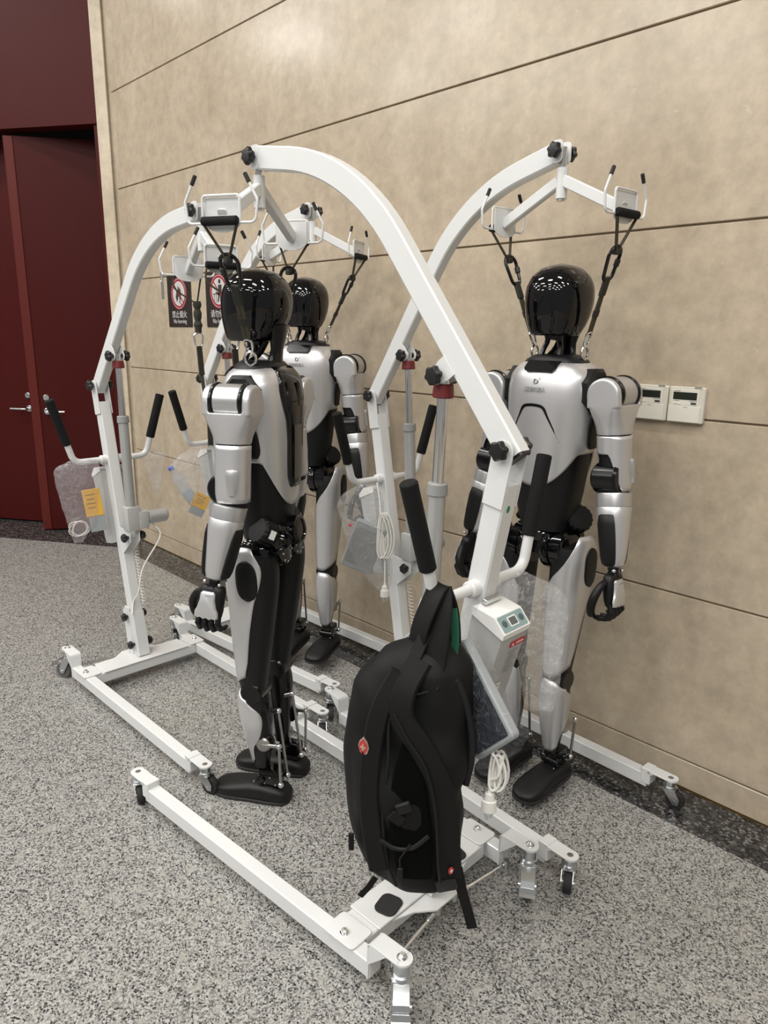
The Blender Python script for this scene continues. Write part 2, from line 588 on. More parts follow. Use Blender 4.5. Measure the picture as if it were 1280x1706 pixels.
def build_setting():
    # floor: backing bed, light granite slabs, dark granite borders
    fl = struct(MB().box((-3, -1.6, -0.04), (14, 8.6, 0.04)).build('floor', 'joint', None, 0))
    xs = [-9.36 + 1.2 * k for k in range(10)]
    i = 0
    inner = lambda y: CX + 0.076 - (2.14 - y) * (0.8351 / 0.5501)   # x of the border along the red wall
    for k, x0 in enumerate(xs):
        x1 = x0 + 1.2
        for y1, y0 in ((2.14, -0.26), (-0.26, -2.66), (-2.66, -5.06)):
            g = 0.0006
            quad = [(x0 + g, y0 + g), (x1 - g, y0 + g), (x1 - g, y1 - g), (x0 + g, y1 - g)]
            # clip against the slanted border of the red wall
            def ins(p): return (p[0] - (CX + 0.076)) * 0.5501 - (p[1] - 2.14) * 0.8351 >= -1e-6
            out = []
            for a in range(4):
                P, Q = quad[a], quad[(a + 1) % 4]
                ip, iq = ins(P), ins(Q)
                if ip:
                    out.append(P)
                if ip != iq:
                    fa = (P[0] - (CX + 0.076)) * 0.5501 - (P[1] - 2.14) * 0.8351
                    fb = (Q[0] - (CX + 0.076)) * 0.5501 - (Q[1] - 2.14) * 0.8351
                    t = fa / (fa - fb)
                    out.append((P[0] + (Q[0] - P[0]) * t, P[1] + (Q[1] - P[1]) * t))
            if len(out) >= 3:
                MB().prism(out, 0.02, Matrix.Translation((0, 0, -0.02))).build('floor_slab', 'granite', fl, 0)
    for x0, x1 in ((CX + 0.076, -2.9), (-2.9, -0.7), (-0.7, 2.6)):
        MB().prism([(x0 + (0.0 if x0 > -5 else 0.0), 2.1405), (x1 - 0.0006, 2.1405), (x1 - 0.0006, WY + 0.02), (x0 - (0.11 if x0 < -5 else 0), WY + 0.02)], 0.02, Matrix.Translation((0, 0, -0.02))).build('border_slab', 'granite_dark', fl, 0)
    a, b = rw(-0.02, 0.2185, 0), rw(4, 0.2185, 0)
    c, d = rw(4, -0.6, 0), rw(-0.02, -0.6, 0)
    MB().prism([(CX + 0.076, 2.1405), (b.x, b.y), (c.x, c.y), (d.x, d.y), (CX - 0.05, CY + 0.02)], 0.02, Matrix.Translation((0, 0, -0.02))).build('border_slab', 'granite_dark', fl, 0)

    # stone wall: recessed joint bed and courses of stone panels
    wl = struct(MB().box(((CX + 2.6) / 2, WY + 0.06, 2.6), (2.6 - CX, 0.10, 5.2)).build('wall_right', 'joint', None, 0))
    zs = [0.0, 0.112] + [0.112 + 0.5995 * k for k in range(1, 9)]
    for z0, z1 in zip(zs[:-1], zs[1:]):
        z1 = min(z1, 5.2)
        g = 0.0032
        lo = z0 + (g if z0 > 0 else 0.006)
        MB().box(((CX + 2.6) / 2, WY + 0.015, (lo + z1 - g) / 2), (2.6 - CX, 0.03, z1 - g - lo), None, 0.002).build('stone_panel', 'limestone', wl, 0)
    MB().box(((CX + 2.6) / 2, WY - 0.0005, 0.002), (2.6 - CX, 0.005, 0.004)).build('trim_strip', 'bronze', wl, 0)

    # red door wall
    rd = struct(rbox(MB(), 0.0, 4.2, -0.75, -0.70, 0, 5.2).build('wall_left', 'void_shade', None, 0))  # backing sheet, its colour painted as dark as the unlit gap
    rbox(MB(), 0.0, 0.031, -0.10, -0.022, 0, 5.2).build('recess_stone', 'limestone', rd, 0)
    t = struct(rbox(MB(), 0.031, 0.122, -0.40, 0.0, 0, 5.2, 0.003).build('trim_1', 'limestone_trim', None, 0))
    t = struct(rbox(MB(), 0.122, 4.2, -0.12, -0.006, 2.93, 5.2, 0.002).build('trim_2', 'red_lacquer', None, 0))
    t = struct(rbox(MB(), 0.122, 0.160, -0.70, -0.02, 0, 2.93, 0.002).build('trim_3', 'red_lacquer', None, 0))
    # leaf standing ajar
    def leaf(name, hin, fre, th, z0, z1, hand, vis):
        h, f = rw(*hin, 0), rw(*fre, 0)
        dx = (f - h).normalized()
        dy = Vector((-dx.y, dx.x, 0))
        if dy.dot(NV) < 0:
            dy = -dy
        w = (f - h).length
        M = Matrix((dx, dy, Vector((0, 0, 1)))).transposed()
        c = (h + f) / 2 - dy * th / 2
        d = struct(MB().box(c + Vector((0, 0, (z0 + z1) / 2)), (w, th, z1 - z0), M, 0.003).build(name, 'red_lacquer', None, 0))
        e = f - dy * th / 2
        MB().box(e + dx * 0.002 + Vector((0, 0, (z0 + z1) / 2)), (0.006, th, z1 - z0 - 0.01), M).build('edge_band', 'red_lacquer_edge', d, 0)
        MB().box(f - dx * 0.030 + dy * 0.003 + Vector((0, 0, (z0 + z1) / 2)), (0.060, 0.007, z1 - z0 - 0.01), M, 0.002).build('astragal', 'red_lacquer_edge', d, 0)
        p = h + dx * (w - 0.115)
        mb = MB().cyl(p + Vector((0, 0, hand)) - dy * 0.001, p + Vector((0, 0, hand)) + dy * 0.012, 0.027, bev=0.003)
        mb.cyl(p + Vector((0, 0, hand)), p + Vector((0, 0, hand)) + dy * 0.055, 0.009)
        mb.tube(fillet([p + dy * 0.05 + Vector((0, 0, hand)), p + dy * 0.055 - dx * 0.03 + Vector((0, 0, hand)), p + dy * 0.055 - dx * 0.135 + Vector((0, 0, hand))], 0.01), 0.0085)
        mb.build('door_handle', 'zinc', d)
        MB().cyl(p + Vector((0, 0, hand + 0.105)) - dy * 0.001, p + Vector((0, 0, hand + 0.105)) + dy * 0.014, 0.024, bev=0.003).build('lock_rose', 'zinc', d)
        return d
    leaf('door_1', (0.17, -0.34), (0.89, -0.03), 0.052, 0.012, 2.90, 0.955, True)
    leaf('door_2', (1.86, -0.25), (0.97, -0.25), 0.05, 0.012, 2.92, 0.95, True)
    struct(rbox(MB(), 1.86, 4.2, -0.30, -0.006, 0, 2.93, 0.002).build('trim_4', 'red_lacquer', None, 0))
    struct(MB().box((-3, -1.4, CEIL_Z + 0.05), (12, 8.0, 0.1)).build('ceiling', 'ceiling_white', None, 0))

build_setting()

# ------------------------------------------------------------------ wall controllers and signs
def thermostat(x0, label):
    t = empty('thermostat', (x0, WY, 1.298))
    w, h = 0.118, 0.116
    MB().prism(rounded_rect(w, h, 0.006), 0.019, frame((w / 2, 0, h / 2), (1, 0, 0), (0, 0, 1)), 0.003).build('body', 'ivory_plastic', t)
    f = -0.019
    MB().box((w / 2 - 0.004, f - 0.0005, 0.082), (0.092, 0.003, 0.052), None, 0.001).build('face_plate', 'ivory_light', t)
    MB().box((w / 2 - 0.004, f - 0.0022, 0.087), (0.078, 0.001, 0.024)).build('display', 'lcd_dark', t)
    fl = MB().box((w / 2 - 0.004, f - 0.001, 0.029), (0.106, 0.004, 0.053), None, 0.0015).build('flap', 'ivory_light', t)
    MB().box((w / 2, f - 0.0035, 0.0525), (0.014, 0.002, 0.004), None, 0.0008).build('flap_notch', 'ivory_plastic', fl)
    MB().box((w / 2 + 0.026, f - 0.003, 0.0645), (0.018, 0.003, 0.006), None, 0.001).build('button', 'ink', t)
    for k in range(2):
        MB().box((w / 2 - 0.034 + 0.013 * k, f - 0.002, 0.0635 - 0.002 * k), (0.010, 0.003, 0.006), None, 0.001).build('button', 'ivory_light', t)
    for k in range(4):
        MB().box((w / 2 + 0.027 + 0.006 * k, f + 0.002, h - 0.0006), (0.0025, 0.012, 0.003)).build('vent_slot', 'grey_plastic', t)
    for x, ww in ((w / 2 - 0.031, 0.018), (w / 2 + 0.024, 0.026)):
        MB().box((x, f - 0.0022, 0.0715), (ww, 0.0006, 0.002)).build('print', 'grey_plastic', t, 0)
    MB().box((w / 2 - 0.03, f - 0.0022, 0.1025), (0.022, 0.0006, 0.002)).build('print', 'grey_plastic', t, 0)
    return tag(t, label, 'thermostat', 'wall controllers')

thermostat(-1.091, 'rightmost of the ivory wall controllers with a dark display')
thermostat(-1.213, 'ivory wall controller with a dark display, second from the right')
thermostat(-1.335, 'ivory wall controller mostly hidden behind the robot shoulder')

def wall_sign(x0, z0, head, sub, label, kind):
    w, h = 0.30, 0.315
    s = empty('wall_sign', (x0, WY - 0.004, z0))
    MB().prism(rounded_rect(w, h, 0.004), 0.005, frame((w / 2, 0.004, h / 2), (1, 0, 0), (0, 0, 1)), 0.001).build('panel', 'sign_black', s)
    F = lambda y: frame((w / 2, y, 0.205), (1, 0, 0), (0, 0, 1))
    circ = lambda r, n=40: [(r * cos(2 * pi * k / n), r * sin(2 * pi * k / n)) for k in range(n)]
    MB().prism(circ(0.098), 0.0008, F(-0.001)).build('disc', 'sign_white', s, 0)
    ring = lambda ro, ri, n=40: [[Vector((w / 2 + r * cos(2 * pi * k / n), y, 0.205 + r * sin(2 * pi * k / n))) for k in range(n)] for r, y in ((ri, -0.0018), (ri, -0.0026), (ro, -0.0026), (ro, -0.0018))]
    MB().loft(ring(0.098, 0.092), cap=False, closed=True).build('outer_ring', 'sign_red', s, 0)
    MB().loft(ring(0.088, 0.076), cap=False, closed=True).build('prohibition_ring', 'sign_red', s, 0)
    if kind == 'flame':
        fl = [(-.028, -.05), (-.04, -.02), (-.03, .005), (-.034, .03), (-.012, .012), (-.008, .05), (.012, .024), (.018, .04), (.03, .0), (.026, -.03), (.012, -.052), (.008, -.03), (-.004, -.012), (-.012, -.034)]
        MB().prism(fl, 0.0008, F(-0.0018)).build('flame_pictogram', 'ink', s, 0)
        MB().box((w / 2 + 0.02, -0.0022, 0.145), (0.05, 0.0006, 0.006), Matrix.Rotation(0.6, 4, 'Y')).build('match_pictogram', 'ink', s, 0)
    else:
        mb = MB().prism([(0.012 + 0.013 * cos(2 * pi * k / 14), 0.055 + 0.013 * sin(2 * pi * k / 14)) for k in range(14)], 0.0008, F(-0.0018))
        mb.prism([(-.004, .036), (.034, .036), (.034, -.02), (.026, -.06), (.014, -.06), (.012, -.02), (-.004, -.06), (-.016, -.06), (-.004, -.015), (-.03, .0), (-.032, -.008), (-.006, -.022)], 0.0008, F(-0.0018))
        mb.build('person_pictogram', 'ink', s, 0)
        mb = MB()
        for k in range(3):
            mb.box((w / 2 - 0.05 + 0.022 * k, -0.0022, 0.205 - 0.04), (0.004, 0.0006, 0.05))
        mb.box((w / 2 - 0.03, -0.0022, 0.19), (0.064, 0.0006, 0.005))
        mb.build('rail_pictogram', 'ink', s, 0)
    MB().box((w / 2, -0.0030, 0.205), (0.166, 0.0008, 0.008), Matrix.Rotation(radians(45), 4, 'Y')).build('prohibition_bar', 'sign_red', s, 0)
    text_mesh(head, 0.048, frame((w / 2 - 0.004, -0.0016, 0.074), (1, 0, 0), (0, 0, 1)), 'lettering', 'sign_white', s)
    text_mesh(sub, 0.036, frame((w / 2, -0.0016, 0.034), (1, 0, 0), (0, 0, 1)), 'lettering', 'sign_white', s)
    return tag(s, label, 'sign', 'prohibition signs')

wall_sign(-4.515, 1.595, '禁止烟火', 'No burning', 'black no burning sign with crossed-out flame on the stone wall', 'flame')
wall_sign(-4.035, 1.595, '请勿倚靠', 'No leaning', 'black sign with crossed-out person, half hidden by the nearest robot head', 'person')
# ------------------------------------------------------------------ patient hoists
RECT = lambda w, h, c=0.003: [(w / 2, -h / 2 + c), (w / 2, h / 2 - c), (w / 2 - c, h / 2), (-w / 2 + c, h / 2), (-w / 2, h / 2 - c), (-w / 2, -h / 2 + c), (-w / 2 + c, -h / 2), (w / 2 - c, -h / 2)]

PIV = Vector((-0.045, 0, 1.33))
MAST0 = Vector((0.182, 0, 0.09))

def mast_at(z):
    t = (z - MAST0.z) / (PIV.z - MAST0.z)
    return MAST0.lerp(PIV, t)

def knob(parent, p, axis, r=0.021):
    """black star knob on a short bolt, standing off along axis"""
    p, a = Vector(p), Vector(axis).normalized()
    n = 36
    mb = MB()
    x = a.orthogonal().normalized()
    y = a.cross(x)
    rings = []
    for h, k in ((0.004, 0.80), (0.008, 1.0), (0.018, 1.0), (0.023, 0.82), (0.024, 0.4)):
        rings.append([p + a * h + (x * cos(2 * pi * j / n) + y * sin(2 * pi * j / n)) * r * k * (1 + 0.11 * cos(6 * 2 * pi * j / n)) for j in range(n)])
    mb.loft(rings)
    mb.cyl(p - a * 0.006, p + a * 0.006, r * 0.45, seg=12)
    return mb.build('knob', 'black_plastic', parent)

def caster(parent, p, ang, big, brake):
    """swivel caster: p = top plate centre, ang = direction the wheel trails (hoist frame)"""
    p = Vector(p)
    r = 0.037 if big else 0.031
    zt = p.z
    d = Vector((cos(ang), sin(ang), 0))
    s = Vector((-sin(ang), cos(ang), 0))
    ax = Vector((p.x, p.y, r)) + d * (0.028 if big else 0.022)
    mb = MB()
    zs = 2 * r + (0.030 if big else 0.012)
    mb.cyl((p.x, p.y, zt - 0.002), (p.x, p.y, zs), 0.021 if big else 0.019, seg=20)
    mb.cyl((p.x, p.y, zs + 0.004), (p.x, p.y, zs - 0.008), 0.025 if big else 0.022, seg=20)
    for sd in (-1, 1):
        o = Vector((p.x, p.y, 0)) + s * sd * (0.0205 if big else 0.0165)
        poly = [(-0.020, zs - 0.004), (0.022, zs - 0.004), (0.040, r + 0.012), (0.036, r - 0.010), (0.020, r - 0.010)]
        M = frame(o - s * 0.0012, d, (0, 0, 1))
        mb.prism(poly, 0.0024, M)
    mb.box(Vector((p.x, p.y, zs - 0.006)), (0.044, 0.044 if big else 0.036, 0.003), Matrix.Rotation(ang, 3, 'Z'))
    c = mb.build('caster', 'zinc', parent)
    w = MB()
    w.lathe([(0.006, -0.012), (r * 0.7, -0.012), (r * 0.93, -0.012), (r, -0.008), (r, 0.008), (r * 0.93, 0.012), (r * 0.7, 0.012), (0.006, 0.012)], ax, s, 28)
    w.build('wheel', 'wheel_grey' if big else 'black_rubber', c)
    MB().cyl(ax - s * (0.025 if big else 0.021), ax + s * (0.025 if big else 0.021), 0.006, seg=10).build('axle', 'chrome', c)
    if brake:
        pts = [ax + d * 0.012 + Vector((0, 0, r + 0.016)), ax + d * 0.036 + Vector((0, 0, r + 0.006)), ax + d * 0.050 + Vector((0, 0, 0.004 + r * 0.4))]
        mb = MB().sweep([Vector((p.x, p.y, zs - 0.004)) + d * 0.004] + pts, RECT(0.040, 0.003, 0.001), s)
        mb.sweep([pts[-1] + Vector((0, 0, 0.014)), pts[-1] + d * 0.006 + Vector((0, 0, 0.000)), pts[-1] + d * 0.016 - Vector((0, 0, 0.004))], RECT(0.046, 0.003, 0.001), s)
        mb.build('brake_pedal', 'zinc', c)
    n = MB().lathe([(0.013, 0), (0.013, 0.0025), (0.009, 0.003), (0.009, 0.009), (0.006, 0.012)] if brake else [(0.0095, 0), (0.0095, 0.002), (0.006, 0.0025)], (p.x, p.y, zt + 0.005), (0, 0, 1), 12)
    n.build('nut', 'chrome' if brake else 'steel_dull', c)
    return c

def hoist(label, origin, heading, chord, spread, spr_dir, cast_angles, pads=False):
    hz = radians(heading)
    H = empty('patient_hoist', (origin[0], origin[1], 0), hz)
    tag(H, label, 'hoist', 'white patient hoists')
    LT, LB = 0.090, 0.040         # leg top and bottom
    HW = 0.270                    # half track at the rear
    th = atan2(spread, 1.185)
    k = 0
    for sd in (1, -1):
        base = Vector((0, sd * HW, 0))
        d = Vector((cos(th), sd * sin(th), 0))
        s = Vector((-d.y, d.x, 0))
        R = Matrix((d, s, Vector((0, 0, 1)))).transposed()
        at = lambda x, y, z: base + d * x + s * y + Vector((0, 0, z))
        leg = MB().box(at(0.5975, 0, (LT + LB) / 2), (1.025, 0.042, LT - LB), R, 0.003).build('base_leg', 'white_paint', H)
        # rear bracket: rises from the leg end, then runs back over the caster
        path = fillet([at(0.090, 0, LT - 0.048), at(0.086, 0, 0.1475), at(-0.004, 0, 0.1475)], 0.012, 5)
        mb = MB().sweep(path, RECT(0.048, 0.006, 0.001), s)
        n = 12
        cp = [(0.024 * cos(pi / 2 + pi * j / n), 0.024 * sin(pi / 2 + pi * j / n)) for j in range(n + 1)]
        mb.prism(cp, 0.006, frame(at(-0.003, 0, 0.1445), d, s))
        for q in (-1, 1):
            mb.prism([(0.088, 0.085), (0.088, 0.1445), (0.030, 0.1445)], 0.003, frame(at(0, q * 0.0225 + 0.0015, 0), d, (0, 0, 1)))
        mb.build('caster_bracket', 'white_paint', leg)
        # front bracket
        mb = MB().box(at(1.105, 0, 0.0825), (0.034, 0.047, 0.056), R, 0.002)
        mb.box(at(1.150, 0, 0.104), (0.075, 0.047, 0.006), R, 0.0015)
        mb.prism(cp and [(-x, y) for x, y in cp], 0.006, frame(at(1.186, 0, 0.101), d, s))
        mb.box(at(1.120, 0, 0.1), (0.02, 0.047, 0.012), R, 0.0015)
        mb.build('caster_bracket', 'white_paint', leg)
        caster(H, at(0, 0, 0.144), radians(cast_angles[k]), True, True); k += 1
        caster(H, at(1.185, 0, 0.1), radians(cast_angles[k]), False, False); k += 1
        # end plate of the cross member over the leg, with its bolt
        MB().prism(rounded_rect(0.105, 0.078, 0.012), 0.005, frame(at(0.190, -sd * 0.012, LT + 0.0005), d, s), 0.001).build('end_plate', 'white_paint', H)
        MB().lathe([(0.013, 0), (0.013, 0.002), (0.009, 0.0025), (0.009, 0.009), (0.005, 0.012)], at(0.190, 0, LT + 0.005), (0, 0, 1), 6).build('bolt', 'chrome', H, 20)
    # cross member
    cm = MB().box((0.190, 0, 0.066), (0.100, 2 * HW - 0.045, 0.046), None, 0.003)
    cm.box((0.190, 0, 0.0925), (0.112, 2 * HW - 0.126, 0.006), None, 0.002)
    c = cm.build('cross_member', 'white_paint', H)
    # pedal plate behind it with two rubber pads, and the leg spreading rods
    pl = [(0.135, 0.16), (0.135, -0.16), (0.115, -0.10), (0.075, -0.05), (0.075, 0.05), (0.115, 0.10)]
    MB().prism(pl, 0.006, Matrix.Translation((0, 0, 0.083)), 0.001).build('pedal_plate', 'white_paint', H)
    for sd in (1, -1):
        if pads: MB().prism([(x * 1.0, y) for x, y in rounded_rect(0.062, 0.072, 0.020)], 0.005, Matrix.Translation((0.172, sd * 0.135, 0.0955)) @ Matrix.Rotation(sd * 0.25, 4, 'Z'), 0.0015).build('foot_pad', 'black_rubber', H)
        MB().cyl((0.085, sd * 0.035, 0.074), (0.055, sd * 0.238, 0.074), 0.0045, seg=8).build('spreading_rod', 'chrome', H)
        mb = MB()
        for q in (0.035, 0.238):
            p = Vector((0.085 + (0.055 - 0.085) * (q - 0.035) / 0.203, sd * q, 0.074))
            mb.cyl(p - Vector((0, 0, 0.012)), p + Vector((0, 0, 0.012)), 0.0095, seg=12)
        dv = Vector((0.055 - 0.085, sd * 0.203, 0)).normalized()
        mb.cyl(Vector((0.085, sd * 0.035, 0.074)) + dv * 0.012, Vector((0.085, sd * 0.035, 0.074)) + dv * 0.05, 0.0075, seg=8)
        mb.build('rod_end', 'zinc', H)
    # mast socket with knobs
    md = (PIV - MAST0).normalized()
    mside = Vector((0, 1, 0))
    RM = Matrix((mside.cross(md), mside, md)).transposed()
    for sd in (1, -1):
        a = mast_at(0.095) + Vector((0, sd * 0.029, 0))
        b = mast_at(0.30) + Vector((0, sd * 0.029, 0))
        MB().prism([(a.x - 0.070, 0.095), (a.x - 0.020, 0.095), (b.x + 0.0, 0.320), (b.x - 0.036, 0.325), (b.x - 0.062, 0.300), (b.x - 0.048, 0.2)], 0.004, frame((0, a.y + 0.002, 0), (1, 0, 0), (0, 0, 1)), 0.0008).build('socket_plate', 'white_paint', H)
    for z, dx in ((0.275, -0.022), (0.15, 0.0)):
        p = mast_at(z) + Vector((dx, 0, 0))
        MB().cyl(p - mside * 0.036, p + mside * 0.036, 0.005, seg=8).build('bolt', 'zinc', H)
        for sd in (1, -1):
            knob(H, p + mside * sd * 0.034, mside * sd, 0.017)
    MB().sweep([mast_at(0.095), mast_at(0.30)], RECT(0.056, 0.060, 0.003), mside).build('mast_socket', 'white_paint', H)
    # mast
    MB().sweep([mast_at(0.095), mast_at(1.255)], RECT(0.050, 0.054, 0.004), mside).build('mast', 'white_paint', H)
    for sd in (1, -1):
        o = PIV - md * 0.10 + mside * (sd * 0.028)
        xx = mside.cross(md)
        poly = [(-0.027, -0.03), (0.027, -0.03), (0.027, 0.09)] + [(0.027 * cos(radians(a)), 0.095 + 0.027 * sin(radians(a))) for a in range(20, 180, 20)] + [(-0.027, 0.09)]
        MB().prism(poly, 0.004, frame(o - xx.cross(md) * 0.002, xx, md), 0.0008).build('clevis_plate', 'white_paint', H)
    for sd in (1, -1):
        knob(H, PIV + mside * sd * 0.033, mside * sd)
    # boom: straight shank, swept bend, short nose
    th_ = radians(chord)
    d1 = Vector((cos(th_ + radians(13.5)), 0, sin(th_ + radians(13.5))))
    d2 = Vector((cos(th_ - radians(29.5)), 0, sin(th_ - radians(29.5))))
    corner = PIV + d1 * 0.810
    tip = corner + d2 * 0.384
    T, R_ = 0.24, 0.24 / tan(radians(21.5))
    path = [PIV - d1 * 0.022, PIV + d1 * 0.30]
    nrm = Vector((d1.z, 0, -d1.x))       # to the inner side of the bend
    cen = PIV + d1 * (0.810 - T) + nrm * R_
    for j in range(15):
        a = radians(43.0) * j / 14
        path.append(cen + (-nrm * cos(a) + d1 * sin(a)) * R_)
    path.append(tip - d2 * 0.012)
    bo = MB().sweep(path, RECT(0.040, 0.060, 0.004), mside).build('boom', 'white_paint', H)
    MB().sweep([PIV - d1 * 0.028, PIV - d1 * 0.019], RECT(0.038, 0.058, 0.004), mside).build('end_cap', 'black_plastic', bo)
    # fork at the nose
    for sd in (1, -1):
        MB().prism(rounded_rect(0.062, 0.040, 0.014), 0.004, frame(tip + mside * (sd * 0.0205 - 0.002) - d2 * 0.004, (0, 0, 1), d2), 0.0008).build('fork_plate', 'white_paint', H)
    for sd in (1, -1):
        knob(H, tip + mside * sd * 0.026, mside * sd)
    # hanger pin and spreader bar
    hub = tip + Vector((0.006, 0, 0))
    sw = radians(spr_dir) - hz
    sx = Vector((cos(sw), sin(sw), 0))
    sy = Vector((-sin(sw), cos(sw), 0))
    MB().cyl(hub + Vector((0, 0, 0.012)), hub - Vector((0, 0, 0.050)), 0.0095, seg=14).build('hanger_pin', 'chrome', H)
    sb = MB().cyl(hub - Vector((0, 0, 0.044)), hub - Vector((0, 0, 0.128)), 0.0165, seg=18)
    LA, DROP = 0.210, 0.178
    for sd in (1, -1):
        a = hub - Vector((0, 0, 0.080)) + sx * sd * 0.010
        b = hub - Vector((0, 0, DROP)) + sx * sd * LA
        sb.sweep([a, b], RECT(0.024, 0.032, 0.003), sy)
    S = sb.build('spreader_bar', 'white_paint', H)
    MB().cyl(hub - Vector((0, 0, 0.128)), hub - Vector((0, 0, 0.134)), 0.012, seg=14).build('hub_cap', 'zinc', S)
    cr = {}
    Wm = Matrix.Translation((origin[0], origin[1], 0)) @ Matrix.Rotation(hz, 4, 'Z')
    for sd in (1, -1):
        c0 = hub - Vector((0, 0, DROP)) + sx * sd * (LA + 0.001)
        # plate: square shoulders, rounded belly
        pl = [(-0.051, 0.044), (0.051, 0.044), (0.051, -0.014)] + [(0.051 * cos(radians(-a)), -0.014 - 0.026 * sin(radians(a))) for a in range(15, 180, 15)] + [(-0.051, -0.014)]
        MB().prism(pl, 0.003, frame(c0, sy, (0, 0, 1)), 0.0006).build('cradle_plate', 'white_paint', S)
        o = c0 + sx * sd * 0.006
        P = lambda y, z: o + sy * y + Vector((0, 0, z))
        MB().tube(fillet([P(-0.053, -0.016), P(-0.053, 0.048), P(0.053, 0.048), P(0.053, -0.016)], 0.010), 0.0036, 8).build('cradle_wire', 'white_paint', S)
        for q in (1, -1):
            pts = fillet([P(q * 0.040, -0.018), P(q * 0.097, -0.018), P(q * 0.103, 0.034), P(q * 0.080, 0.078)], 0.016)
            w = MB().tube(pts, 0.0036, 8).build('strap_hook', 'white_paint', S)
            e = (pts[-1] - pts[-2]).normalized()
            MB().cyl(pts[-1] - e * 0.004, pts[-1] + e * 0.022, 0.0055, seg=10, bev=0.0015).build('hook_tip', 'black_rubber', S)
        cr[sd] = (Wm @ o, (Wm.to_3x3() @ sy), (Wm.to_3x3() @ (sx * sd)))
    # actuator
    s_top = Vector((0.131, 0, 1.462))
    # bracket under the boom reaching the actuator eye (boom line at that x)
    tt = (0.131 - PIV.x) / d1.x
    bl = PIV + d1 * tt
    eye = PIV + d1 * 0.236 + nrm * 0.062
    bot = Vector((0.182, 0, 0.668))
    ad = (eye - bot).normalized()
    for sd in (1, -1):
        MB().prism([(-0.026, 0.022), (0.026, 0.022), (0.026, 0.045), (0.016, 0.076), (0.0, 0.082), (-0.016, 0.076), (-0.026, 0.045)], 0.003, frame(PIV + d1 * 0.236 + mside * (sd * 0.0205), d1, nrm), 0.0006).build('bracket_plate', 'white_paint', H)
    for sd in (1, -1):
        knob(H, eye + mside * sd * 0.026, mside * sd)
    L = (eye - bot).length
    at = lambda h: bot + ad * h
    rod_end = L - 0.255
    MB().cyl(at(rod_end - 0.05), at(L + 0.010), 0.0135, seg=20).build('piston_rod', 'chrome', H)
    MB().cyl(at(L - 0.052), at(L - 0.020), 0.026, 0.0235, seg=20, bev=0.003).build('stop_collar', 'collar_red', H)
    MB().cyl(at(0.11), at(rod_end - 0.026), 0.0215, seg=22).build('actuator_tube', 'alu_grey', H)
    MB().cyl(at(rod_end - 0.030), at(rod_end), 0.026, 0.0245, seg=20, bev=0.002).build('tube_collar', 'grey_plastic', H)
    RA = Matrix((mside.cross(ad), mside, ad)).transposed()
    gb = MB().box(at(0.085), (0.058, 0.062, 0.110), RA, 0.006)
    gb.box(at(0.075) + mside * 0.045, (0.066, 0.045, 0.080), RA, 0.006)
    gb.build('gear_box', 'box_grey', H)
    m0 = at(0.078) + mside * 0.065
    mo = MB().cyl(m0, m0 + mside * 0.105, 0.032, seg=24, bev=0.010).build('motor', 'alu_grey', H)
    RL = MB()
    rows = [[m0 + mside * (0.040 + 0.032 * i) + (RA @ Vector((sin(radians(a)), 0, cos(radians(a))))) * 0.0324 for a in range(-125, -20, 15)] for i in range(2)]
    RL.grid(rows).build('rating_label', 'label_white', mo)
    # mount of the actuator on the mast
    mp = mast_at(0.64)
    for sd in (1, -1):
        MB().prism([(mp.x, 0.60), (mp.x + 0.04, 0.58), (bot.x + 0.018, 0.650), (bot.x + 0.018, 0.690), (bot.x - 0.018, 0.695), (mp.x, 0.70)], 0.004, frame((0, sd * 0.022 + 0.002, 0), (1, 0, 0), (0, 0, 1)), 0.0008).build('mount_plate', 'white_paint', H)
    for sd in (1, -1):
        knob(H, bot + mside * sd * 0.030, mside * sd, 0.018)
    # push handles
    hb = mast_at(1.002)
    MB().cyl(hb - mside * 0.052, hb + mside * 0.052, 0.020, seg=18, bev=0.003).build('handle_clamp', 'white_paint', H)
    al = radians(17)
    for sd in (1, -1):
        up = Vector((0.035, sd * sin(al), cos(al))).normalized()
        c1 = hb + mside * sd * 0.168
        pts = fillet([hb + mside * sd * 0.04, c1, c1 + up * 0.285], 0.045, 8)
        hd = MB().tube(pts, 0.0135, 14).build('push_handle', 'white_paint', H)
        MB().cyl(c1 + up * 0.085, c1 + up * 0.292, 0.0195, seg=20, bev=0.003).build('grip', 'foam_black', hd)
    # control box on the rear of the mast
    zc0 = 0.625
    mo_ = mast_at(0.75)
    q = mside.cross(md) * -1.0      # rearwards
    B0 = mast_at(zc0)
    def cb(x, y, z):     # x rearwards from mast, y lateral, z along mast from zc0
        return B0 + q * (0.022 + x) + mside * y + md * z
    hh = 0.345
    prof = [(0.0, 0.0), (0.058, 0.0), (0.066, 0.02), (0.092, hh - 0.045), (0.092, hh - 0.02), (0.058, hh), (0.0, hh)]
    mb = MB()
    rings = []
    for y, k in ((-0.050, 0.97), (-0.044, 1.0), (0.044, 1.0), (0.050, 0.97)):
        rings.append([cb(x * k if x > 0 else 0, y, z if z < hh / 2 else hh - (hh - z) - (1 - k) * 0.06) for x, z in prof])
    mb.loft(rings)
    CB = mb.build('control_box', 'box_grey', H)
    # white cap with the teal keypad on the sloping top
    prof2 = [(0.0, hh - 0.012), (0.094, hh - 0.036), (0.095, hh - 0.022), (0.060, hh + 0.006), (0.0, hh + 0.008)]
    MB().loft([[cb(x, y, z) for x, z in prof2] for y in (-0.053, 0.053)]).build('cap', 'box_white', CB)
    n0, n1 = cb(0.0605, 0, hh + 0.0065), cb(0.0942, 0, hh - 0.0205)
    dn = (n1 - n0).normalized()
    KP = frame((n0 + n1) / 2, mside, dn)
    if KP.to_3x3().col[2].z < 0:
        KP = frame((n0 + n1) / 2, -mside, dn)
    Z = KP.to_3x3().col[2]
